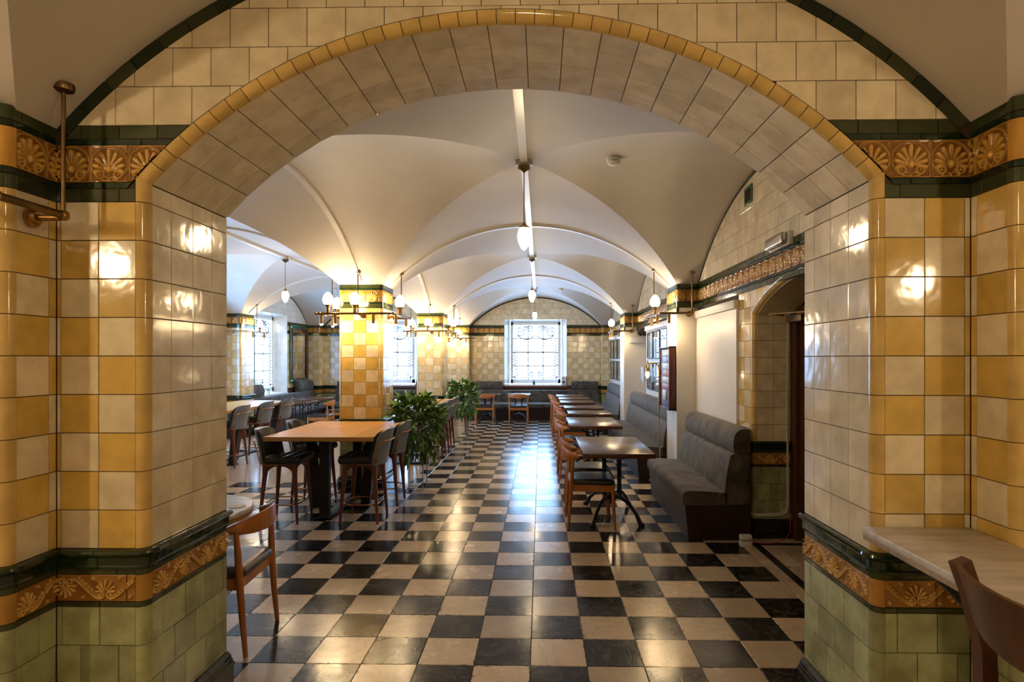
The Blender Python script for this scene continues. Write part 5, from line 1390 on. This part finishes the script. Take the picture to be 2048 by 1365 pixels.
ZP = 2.20
def pipe_light(label, bars, globes, spots, rods, flanges, mat='brass', mat2='brass_dark'):
    t = thing('pipe_chandelier', label, 'wall light', group='brass pipe lights')
    for p, q in bars:
        MB().tube([p, q], 0.0145, 10).build('pipe', mat2, t, 50)
    ends = {}
    for b in bars:
        for e in b: ends[tuple(round(v, 3) for v in e)] = e
    for e in ends.values(): MB().rbox(e[0] - 0.02, e[0] + 0.02, e[1] - 0.02, e[1] + 0.02, e[2] - 0.02, e[2] + 0.02, 0.018, 3).build('elbow', mat, t, 60)
    for (x, y) in globes:
        h = MB().lathe([(0.022, 0.012), (0.022, 0.075), (0.034, 0.082), (0.034, 0.092), (0.043, 0.100), (0.043, 0.108)], 12, (x, y, ZP)).build('lamp_holder', mat, t, 40)
        egg(MB(), (x, y, ZP + 0.106), 0.063, 0.155, 1, 12).build('globe', 'globe', t, 70)
    for (x, y) in spots:
        s = MB().lathe([(0.016, -0.005), (0.019, -0.03), (0.019, -0.130), (0.017, -0.131)], 12, (x, y, ZP)).build('spot_tube', mat, t, 40)
        MB().lathe([(0.001, -0.118), (0.016, -0.124), (0.0165, -0.134), (0.012, -0.142), (0.001, -0.145)], 10, (x, y, ZP)).build('spot_lens', 'spot', s, 60)
    for (x, y, zt) in rods:
        MB().tube([(x, y, ZP), (x, y, zt)], 0.0075, 8).build('rod', mat2, t, 60)
        MB().lathe([(0.036, zt + 0.012), (0.038, zt), (0.034, zt - 0.014), (0.012, zt - 0.022)], 14, (x, y, 0)).build('canopy', mat2, t, 50)
    for (p, q) in flanges:
        p, q = Vector(p), Vector(q); d = (q - p).normalized()
        MB().tube([p, p.lerp(q, 0.999)], 0.013, 10).build('stub', mat, t, 50)
        MB().tube([q - d * 0.03, q - d * 0.012, q - d * 0.010, q], [0.022, 0.026, 0.037, 0.038], 14).build('flange', mat, t, 40)
    return t
def vz(x, y):
    """underside of the vault at a point"""
    z = 0
    for (y0, y1) in BAYS:
        if y0 <= y <= y1: z = max(z, arcz(y - (y0 + y1) / 2, (y1 - y0) / 2))
    for xc, a in ((XC1, A1), (XC2, A2)):
        if abs(x - xc) < a: z = max(z, arcz(x - xc, a))
    return z or SPR
def ring_light(label, y0, y1, full=True):
    cx, cy, h = (XP0 + XP1) / 2, (y0 + y1) / 2, 0.45
    L, Rr, Fr, Bk = cx - h, cx + h, cy - h, cy + h
    bars = [((L - 0.05, Fr, ZP), (Rr, Fr, ZP)), ((Rr, Fr, ZP), (Rr, Bk + 0.05, ZP)), ((L, Bk, ZP), (Rr, Bk, ZP)), ((L, Fr, ZP), (L, Bk, ZP))]
    g = [(L + 0.10, Fr), (cx - 0.02, Fr), (Rr, cy - 0.1), (L, cy + 0.15)]; s = [(L + 0.02, Fr), (L + 0.19, Fr), (Rr - 0.24, Fr), (Rr, Fr + 0.14), (Rr, cy + 0.24), (L, cy)]
    rods = [(cx + 0.02, Fr, vz(cx + 0.02, Fr)), (Rr, cy - 0.02, vz(Rr, cy)), (L, cy - 0.02, vz(L, cy))]
    fl = [((cx + 0.03, Fr, ZP - 0.01), (cx + 0.03, y0 - 0.002, ZP - 0.01)), ((Rr, cy, ZP - 0.01), (XP1 + 0.002, cy, ZP - 0.01)), ((L, cy, ZP - 0.01), (XP0 - 0.002, cy, ZP - 0.01))]
    if not full:
        bars = bars[:1]; g, s, rods, fl = g[:2], s[:3], rods[:1], fl[:1]
    return pipe_light(label, bars, g, s, rods, fl)
ring_light('brass pipe light with glowing globes ringing the nearest pillar', *PY[0])
ring_light('brass pipe light ringing the middle pillar', *PY[1])
ring_light('brass pipe light on the farthest pillar at the window wall', 16.2, 16.75, False)
for (y0, y1), lb in zip(PY, ('brass pipe light on the nearest white pilaster, above the wall rack', 'brass pipe light on the second white pilaster of the right-hand wall')):
    X_, Fr = XQ - 0.23, y0 - 0.15
    pipe_light(lb, [((1.84, Fr, ZP), (X_, Fr, ZP)), ((X_, Fr, ZP), (X_, y1 + 0.12, ZP))], [(X_, y0 + 0.20)], [(X_, y0 + 0.05), (X_, y0 + 0.42), (X_ + 0.1, y0 - 0.15)],
               [(1.84, Fr, vz(1.84, Fr)), (X_, (y0 + y1) / 2, vz(X_, (y0 + y1) / 2))], [((1.84, Fr, ZP), (1.84, y0 - 0.009, ZP))])
X_ = XLP + 0.2
pipe_light('brass pipe light on the left aisle pilaster beside the tall window', [((XLP - 0.2, 11.75, ZP), (X_, 11.75, ZP)), ((X_, 11.75, ZP), (X_, 12.6, ZP))], [(X_, 12.3)], [(X_, 12.0), (X_, 12.5)],
           [(X_, 12.17, vz(X_, 12.17))], [((XLP - 0.15, 11.75, ZP), (XLP - 0.15, 11.895, ZP))])
xr, yr = XIL + 0.115, 2.215
pipe_light('dark brass pipe rail on the pier at the left edge', [((xr, yr, ZP), (xr, 1.93, ZP)), ((xr, 1.93, ZP), (-2.85, 1.93, ZP))], [], [],
           [(xr, yr, arcz(xr - XCN, AN) - 0.0)], [((xr, 2.2, ZP - 0.012), (XIL + 0.003, 2.2, ZP - 0.012))])

# brass floor lamp
t = thing('floor_lamp', 'slender brass floor lamp with clear glass shade beside the white pilaster', 'floor lamp', (1.525, 7.52, 0))
MB().lathe([(0.10, 0.0), (0.10, 0.012), (0.03, 0.02), (0.012, 0.03)], 24).build('base', 'brass_lt', t, 40)
MB().tube([(0, 0, 0.02), (-0.004, 0, 0.8), (-0.012, 0, 1.50), (-0.022, 0, 1.555), (-0.05, 0, 1.585), (-0.09, 0, 1.592), (-0.158, 0, 1.594)], 0.0085, 10).build('pole', 'brass_lt', t, 60)
MB().lathe([(0.008, 0.03), (0.008, -0.02), (0.018, -0.03), (0.022, -0.06), (0.026, -0.065), (0.026, -0.078), (0.020, -0.08), (0.020, -0.115)], 14, (-0.158, 0, 1.594)).build('socket', 'brass_lt', t, 40)
sh = MB(); n = 28
V = [(-0.158 + r * math.cos(2 * PI * i / n), r * math.sin(2 * PI * i / n), z) for r, z in ((0.078, 1.535), (0.078, 1.345), (0.075, 1.345), (0.075, 1.535)) for i in range(n)]
sh.add(V, [(L * n + i, L * n + (i + 1) % n, ((L + 1) % 4) * n + (i + 1) % n, ((L + 1) % 4) * n + i) for L in range(4) for i in range(n)]).build('glass_shade', 'clear', t, 50)
egg(MB(), (-0.158, 0, 1.48), 0.026, 0.085, -1, 12).build('bulb', 'filament', t, 70)

# ------------------------------------------------------------------ flower arrangements
def leaf_mesh(mat, L, w, bend):
    V = [(0, 0, 0)]
    for t_, ww in ((0.25, 0.75), (0.5, 1.0), (0.78, 0.62)):
        z = bend * t_ * t_ * L
        V += [(-ww * w / 2, t_ * L, z + 0.12 * w), (0, t_ * L, z), (ww * w / 2, t_ * L, z + 0.12 * w)]
    V.append((0, L, bend * L))
    Fq = [(0, 2, 1), (0, 3, 2), (1, 2, 5, 4), (2, 3, 6, 5), (4, 5, 8, 7), (5, 6, 9, 8), (7, 8, 10), (8, 9, 10)]
    me = bpy.data.meshes.new('leaf'); me.from_pydata(V, [], Fq); me.materials.append(M[mat])
    me.polygons.foreach_set('use_smooth', [True] * len(me.polygons)); return me
LEAVES = [leaf_mesh(m, L, w, b) for m, L, w, b in (('leaf1', .13, .046, -.25), ('leaf1', .115, .048, -.4), ('leaf2', .125, .044, -.2), ('leaf2', .10, .046, -.35), ('leaf1', .14, .042, -.45), ('leaf3', .075, .042, -.15), ('leaf2', .14, .040, -.35))]
def arrangement(label, x, y, rad, ztop, zbot, nobj, nmass, seed, lab2):
    rr = random.Random(seed)
    t = thing('flower_arrangement', label, 'flowers', (x, y, 0), 0, 'foliage arrangements on tall stands')
    st = thing('flower_stand', lab2, 'plant stand', (x, y, 0), 0, 'tall wire flower stands'); h = 0.115
    zz = 0.78
    for sx in (-1, 1):
        for sy in (-1, 1): MB().tube([(sx * h, sy * h * 1.1, 0), (sx * h, sy * h * 1.1, zz)], 0.0075, 6).build('upright', 'chrome', st, 60)
    for z in (0.012, zz):
        MB().tube([(h, h * 1.1, z), (-h, h * 1.1, z), (-h, -h * 1.1, z), (h, -h * 1.1, z)], 0.006, 6, closed=True).build('ring_rail', 'chrome', st, 30)
    MB().lathe([(0.05, zz + 0.004), (0.09, zz + 0.05), (0.10, zz + 0.12), (0.08, zz + 0.13)], 14, (0, 0, 0)).build('pot', 'black', t, 50)
    zc = zz + 0.06
    stems = MB(); mats = {}
    def pose():
        th = rr.uniform(0, 2 * PI); u = rr.random()
        v = rr.uniform(-1, 1); v = v if rr.random() < 0.6 else abs(v)
        k = rr.uniform(0.55, 1.0) ** 0.6
        s_ = math.sqrt(1 - v * v * 0.85)
        hz = (ztop - zc) * v if v > 0 else (zc - zbot) * v
        p = Vector((rad * s_ * math.cos(th) * k, rad * 0.9 * s_ * math.sin(th) * k, zc + hz * k))
        out = Vector((math.cos(th) * s_, math.sin(th) * s_, v * 1.1 + (0.25 if v > 0 else -0.55))) + Vector((rr.uniform(-1.0, 1.0), rr.uniform(-1.0, 1.0), rr.uniform(-1.0, .7)))
        out.normalize()
        if p.x + 0.16 * out.x + x < XP1 + 0.03: p.x = abs(p.x) * 0.8; out.x = abs(out.x)
        return p, out
    def mat_of(p, d, sc):
        side = d.cross(ZUP)
        if side.length < 1e-3: side = Vector((1, 0, 0))
        side.normalize(); nn = side.cross(d); m_ = Matrix(((side.x, d.x, nn.x, p.x), (side.y, d.y, nn.y, p.y), (side.z, d.z, nn.z, p.z), (0, 0, 0, 1)))
        return m_ @ Matrix.Rotation(rr.uniform(-0.9, 0.9), 4, 'Y') @ Matrix.Scale(sc, 4)
    for i in range(26):
        p, d = pose(); base = Vector((0, 0, zz + 0.05)); mid = base.lerp(p, 0.55) + Vector((0, 0, 0.07))
        stems.tube([base, mid, p], [0.004, 0.003, 0.002], 5)
    stems.build('stems', 'leaf2', t, 60)
    for i in range(nobj):
        p, d = pose(); link('leaf', LEAVES[min(6, int(rr.random() * 7))], t, mat_of(p, d, rr.uniform(0.8, 1.25)))
    acc = {}
    for i in range(nmass):
        p, d = pose(); p = Vector((p.x * 0.85, p.y * 0.85, zc + (p.z - zc) * 0.88)); k = int(rr.random() * 7); m_ = mat_of(p, d, rr.uniform(0.7, 1.1)); me = LEAVES[k]
        acc.setdefault(me.materials[0].name, (me.materials[0], MB()))[1].add([m_ @ v.co for v in me.vertices], [tuple(f.vertices) for f in me.polygons])
    for nm, (mt, mb) in acc.items(): tag(link('inner_leaves', mb.mesh('inner_leaves', mt), t), kind='stuff')
    for i in range(11):
        p, d = pose(); p = Vector((p.x, p.y, zc + abs(p.z - zc) * 0.9)) if i < 8 else p
        b = MB()
        for k in range(7):
            a = 2 * PI * k / 7; r0 = 0.018 if k else 0
            egg(b, (p.x + 0.016 * math.cos(a), p.y + 0.016 * math.sin(a), p.z - 0.02 + 0.006 * (k % 2)), 0.017, 0.04, 1, 6)
        b.build('blossom', 'petal', t, 60)
    return t
arrangement('large leafy arrangement with ivory blossoms beside the nearest pillar', -1.575, 7.36, 0.37, 1.20, 0.36, 290, 620, 5, 'thin steel wire stand under the nearer flower arrangement')
arrangement('smaller-looking leafy arrangement with ivory blossoms beside the middle pillar', -1.60, 11.85, 0.36, 1.20, 0.40, 220, 560, 9, 'thin steel wire stand under the farther flower arrangement')

# ------------------------------------------------------------------ wall pieces
def picture(label, x, y0, y1, z0, z1, seed):
    t = thing('picture', label, 'picture', group='framed prints on the white boards')
    f = MB(); w = 0.022
    for a, b, c, d in ((y0, y1, z0, z0 + w), (y0, y1, z1 - w, z1), (y0, y0 + w, z0 + w, z1 - w), (y1 - w, y1, z0 + w, z1 - w)): f.bbox(x - 0.022, x - 0.001, a, b, c, d, 0.002)
    f.build('frame', 'black', t, 30)
    MB().box(x - 0.010, x - 0.004, y0 + w, y1 - w, z0 + w, z1 - w).build('mount', 'paint', t, 30)
    m = 0.07
    MB().box(x - 0.0115, x - 0.0095, y0 + w + m, y1 - w - m, z0 + w + m, z1 - w - m).build('print', PRINTS[seed % 3], t, 30)
    MB().box(x - 0.0145, x - 0.0135, y0 + w, y1 - w, z0 + w, z1 - w).build('glazing', 'clear', t, 30)
def printmat(name, c1, c2, sc):
    m, nt, bs = nodes(name); p = pos(nt); mp = N(nt, 'ShaderNodeMapping'); mp.inputs['Scale'].default_value = sc; nt.links.new(p, mp.inputs['Vector'])
    nt.links.new(ramp(nt, noise(nt, mp.outputs[0], 2.5, 5, 0.65, 1.0), [(0.35, c1), (0.6, c2)]), bs.inputs['Base Color']); bs.inputs['Roughness'].default_value = 0.4; return m
PRINTS = [printmat('grey_engraving', (0.18, 0.20, 0.22), (0.62, 0.64, 0.64), (2, 3, 8)), printmat('pale_engraving', (0.30, 0.31, 0.32), (0.70, 0.70, 0.68), (3, 5, 3)), printmat('sepia_engraving', (0.20, 0.17, 0.14), (0.60, 0.56, 0.50), (2, 6, 5))]
bx = XW - 0.025
ordn = ('far', 'middle', 'near')
for r, (z0, z1, rn) in enumerate(((1.64, 2.12, 'upper'), (1.10, 1.58, 'lower'))):
    for c in range(3):
        y1 = 10.52 - c * 0.56; picture('%s %s black-framed print on the white board behind the floor lamp' % (rn, ordn[c]), bx, y1 - 0.50, y1, z0, z1, r * 3 + c)
        y1 = 16.0 - c * 0.70; picture('%s %s black-framed print on the farthest white board' % (rn, ordn[c]), bx, y1 - 0.58, y1, z0, z1, r + c)

def wall_mirror(label, y0, y1, z0, z1):
    x = XLW; t = thing('wall_mirror', label, 'mirror', group='green tiled mirrors of the left aisle')
    def rim(w0, w1, d, nm, mt):
        f = MB(); a0, a1, b0, b1 = y0 + w0, y1 - w0, z0 + w0, z1 - w0; w = w1 - w0
        for (p, q, r_, s_) in ((a0, a1, b0, b0 + w), (a0, a1, b1 - w, b1), (a0, a0 + w, b0 + w, b1 - w), (a1 - w, a1, b0 + w, b1 - w)): f.bbox(x + 0.006, x + d, p, q, r_, s_, 0.006)
        f.build(nm, mt, t, 30)
    rim(0, 0.09, 0.045, 'tile_surround', 'frame_green'); rim(0.09, 0.125, 0.055, 'inner_frame', 'frame_red')
    MB().box(x + 0.006, x + 0.02, y0 + 0.12, y1 - 0.12, z0 + 0.12, z1 - 0.12).build('mirror_glass', 'mirror', t, 30)
wall_mirror('tall green-framed mirror to the right of the left aisle window', 15.02, 16.17, 1.0, 2.53)
wall_mirror('green-framed mirror between the left aisle pilaster and window', 12.48, 13.10, 1.0, 2.53)

# leaflet rack on the nearest pilaster
x0, x1, y0, y1, z0, z1 = 1.595, XQ - 0.006, 7.31, 7.90, 1.0, 1.80
t = thing('leaflet_rack', 'dark plum wooden leaflet rack on the side of the nearest pilaster', 'rack')
rk = MB().bbox(x0, x1, y0, y0 + 0.02, z0, z1, 0.002).bbox(x0, x1, y1 - 0.02, y1, z0, z1, 0.002).bbox(x0, x1, y0, y1, z0, z0 + 0.02, 0.002).bbox(x0, x1, y0, y1, z1 - 0.02, z1, 0.002).box(x1 - 0.01, x1, y0, y1, z0, z1)
rk.build('case', 'sill', t, 30)
lfc = [(0.62, 0.60, 0.58), (0.20, 0.25, 0.55), (0.66, 0.66, 0.64), (0.45, 0.16, 0.14), (0.60, 0.58, 0.62), (0.35, 0.10, 0.14), (0.16, 0.12, 0.22)]
nmc = ['white', 'blue-topped', 'pale', 'red-brown', 'lilac-white', 'crimson', 'dark floral']
for k in range(7):
    zt = z1 - 0.035 - k * 0.088; zz0 = zt - (0.075 if k < 6 else 0.24)
    if k < 6: MB().bbox(x0 + 0.012, x1 - 0.012, y0 + 0.02, y1 - 0.02, zz0 - 0.012, zz0 - 0.004, 0.001).build('shelf', 'sill', t, 30)
    m = printmat('leaflet_print_%d' % k, lfc[k], tuple(min(1, c * 0.45 + 0.05) for c in lfc[k]), (3, 14, 30))
    lf = MB().bbox(x0 + 0.016, x0 + 0.026, y0 + 0.05, y1 - 0.05, zz0 - 0.003, zt, 0.001).build('leaflet', m)
    tag(lf, '%s printed leaflets standing in tier %s of the wall rack' % (nmc[k], ('one', 'two', 'three', 'four', 'five', 'six', 'seven')[k]), 'leaflet', 'leaflets in the wall rack')
tag(MB().bbox(x0 - 0.004, x0 + 0.012, y0 + 0.18, y0 + 0.36, 1.12, 1.24, 0.001).build('card', PRINTS[1]), 'small pale blue card leaning in the lower wall rack', 'card')

# bay one right wall: emergency light, vent, detector, notice, cables
t = thing('emergency_light', 'white bulkhead emergency light above the amber frieze on the right', 'emergency light')
MB().rbox(XW - 0.035, XW + 0.006, 4.56, 4.95, 2.535, 2.645, 0.008, 2).build('base', 'plastic', t, 50)
MB().rbox(XW - 0.085, XW - 0.034, 4.585, 4.925, 2.542, 2.638, 0.02, 3).build('diffuser', 'chrome', t, 50)
t = thing('air_vent', 'small green-framed black vent grille high in the right lunette', 'vent')
VY, VZ = 5.52, 3.18
f = MB()
for a, b, c, d in ((-.10, .10, -.085, -.06), (-.10, .10, .06, .085), (-.10, -.075, -.06, .06), (.075, .10, -.06, .06)): f.bbox(XW - 0.012, XW + 0.004, VY + a, VY + b, VZ + c, VZ + d, 0.003)
f.build('vent_frame', 'frame_green', t, 30)
MB().box(XW - 0.003, XW + 0.002, VY - .076, VY + .076, VZ - .061, VZ + .061).build('vent_backing', 'black', t, 30)
for k in range(4):
    MB().bbox(XW - 0.009, XW - 0.003, VY - .075, VY + .075, VZ - .046 + k * .03, VZ - .040 + k * .03, 0.001).build('vent_bar', 'olive', t, 30)
    MB().bbox(XW - 0.010, XW - 0.004, VY - .058 + k * .038, VY - .052 + k * .038, VZ - .06, VZ + .06, 0.001).build('vent_bar', 'olive', t, 30)
sx_, sy_ = 0.63, 5.05; sz = vz(sx_, sy_)
t = thing('smoke_detector', 'round white smoke detector on the vault right of the nearest pendant', 'smoke detector', (sx_, sy_, 0))
MB().lathe([(0.062, sz + 0.004), (0.065, sz - 0.006), (0.065, sz - 0.022), (0.058, sz - 0.026)], 24).build('base', 'plastic', t, 40)
MB().lathe([(0.050, sz - 0.026), (0.058, sz - 0.034), (0.054, sz - 0.052), (0.036, sz - 0.064), (0.012, sz - 0.068)], 24).build('sensor', 'plastic', t, 40)
clone(t, (0.50, 14.45, 0), 0, 'tiny white smoke detector on the farthest vault bay'); clone(t, (-5.05, 14.3, 0), 0, 'tiny white smoke detector on the left aisle vault')
t = thing('notice', 'small colour-coded notice on the tiles beside the velvet banquette', 'notice')
MB().box(XW - 0.004, XW - 0.001, 5.55, 5.70, 0.88, 1.01).build('card', 'paint', t, 30)
for r in range(4):
    for c in range(2): MB().box(XW - 0.0055, XW - 0.003, 5.56 + c * 0.068, 5.62 + c * 0.068, 0.89 + r * 0.029, 0.912 + r * 0.029).build('colour_block', ('red', 'frame_green', 'trim_yellow', 'blue')[(r + c) % 4], t, 30)
cdp = [(2.28, 5.395, 2.08), (2.27, 5.395, 2.02), (2.265, 5.40, 1.2), (2.265, 5.40, 0.30), (2.25, 5.40, 0.24), (2.20, 5.398, 0.215), (1.98, 5.385, 0.21), (1.93, 5.42, 0.21), (1.905, 5.50, 0.215), (1.905, 5.62, 0.225)]
for k, off in enumerate((0.0, 0.016)):
    tag(MB().tube([(p[0] - off * 0.7, p[1] - 0.004 * k, p[2] + (off if i > 3 else 0)) for i, p in enumerate(cdp)], 0.006, 6).build('cable', 'plastic'), ('outer', 'inner')[k] + ' white cable clipped down the door reveal and along the skirting', 'cable', 'white cables in the doorway')
tag(MB().tube([(2.262, 5.36, 0.21), (2.26, 5.34, 0.08), (2.2, 5.30, 0.03), (2.1, 5.25, 0.008), (1.97, 5.22, 0.008), (1.86, 5.22, 0.03)], 0.004, 6).build('red_cable', 'red'), 'thin red cable trailing across the floor of the doorway', 'cable')
t = thing('socket_box', 'small white double socket box on the floor beside the banquette plinth', 'socket', (1.80, 5.18, 0), 0.1)
MB().bbox(-0.05, 0.05, -0.03, 0.03, 0.0, 0.05, 0.004).build('box', 'plastic', t, 30); MB().bbox(-0.048, 0.048, -0.028, 0.028, 0.058, 0.100, 0.004).build('box', 'plastic', t, 30)
MB().bbox(-0.046, 0.046, -0.02, 0.026, 0.048, 0.060, 0.002).build('joint', 'black', t, 30)
t = thing('wall_unit', 'flat white heater box high in the niche of the right-hand wall', 'electrical')  # white electrical box on the niche wall
MB().bbox(1.80, 2.12, 11.82, 11.888, 1.96, 2.10, 0.006).build('casing', 'plastic', t, 30); MB().bbox(1.96, 1.99, 11.84, 11.87, 2.10, 2.15, 0.003).build('bracket', 'plastic', t, 30); MB().bbox(2.04, 2.06, 11.84, 11.87, 2.10, 2.15, 0.003).build('bracket', 'plastic', t, 30)
t = thing('speaker', 'small white loudspeaker on the right end of the far window ledge', 'speaker', (0.665, 16.46, 0.905), -0.35)
MB().rbox(-0.075, 0.075, -0.06, 0.06, 0, 0.24, 0.015, 2).build('cabinet', 'plastic', t, 50)
MB().lathe([(0.045, 0), (0.045, 0.004), (0.001, 0.002)], 18, (0, -0.064, 0.08), 'y').build('woofer', 'lead', t, 40); MB().lathe([(0.022, 0), (0.022, 0.004), (0.001, 0.002)], 14, (0, -0.064, 0.18), 'y').build('tweeter', 'lead', t, 40)
t = thing('bottle', 'small green glass bottle on the ledge of the far window', 'bottle', (-0.19, 16.56, 0.906))
MB().lathe([(0.03, 0), (0.042, 0.02), (0.044, 0.05), (0.02, 0.09), (0.012, 0.15), (0.014, 0.155)], 14).build('body', 'frame_green', t, 60)
t = thing('potted_plant', 'tiny potted succulent on the sill of the left aisle window', 'plant', (-6.55, 13.95, 0.787))
MB().lathe([(0.035, 0), (0.05, 0.07), (0.052, 0.08), (0.03, 0.081)], 14).build('pot', 'plastic', t, 50)
for k in range(9):
    a = k * 2.4; link('leaf', LEAVES[3], t, Matrix.Translation((0, 0, 0.075)) @ Matrix.Rotation(a, 4, 'Z') @ Matrix.Rotation(0.9, 4, 'X'))
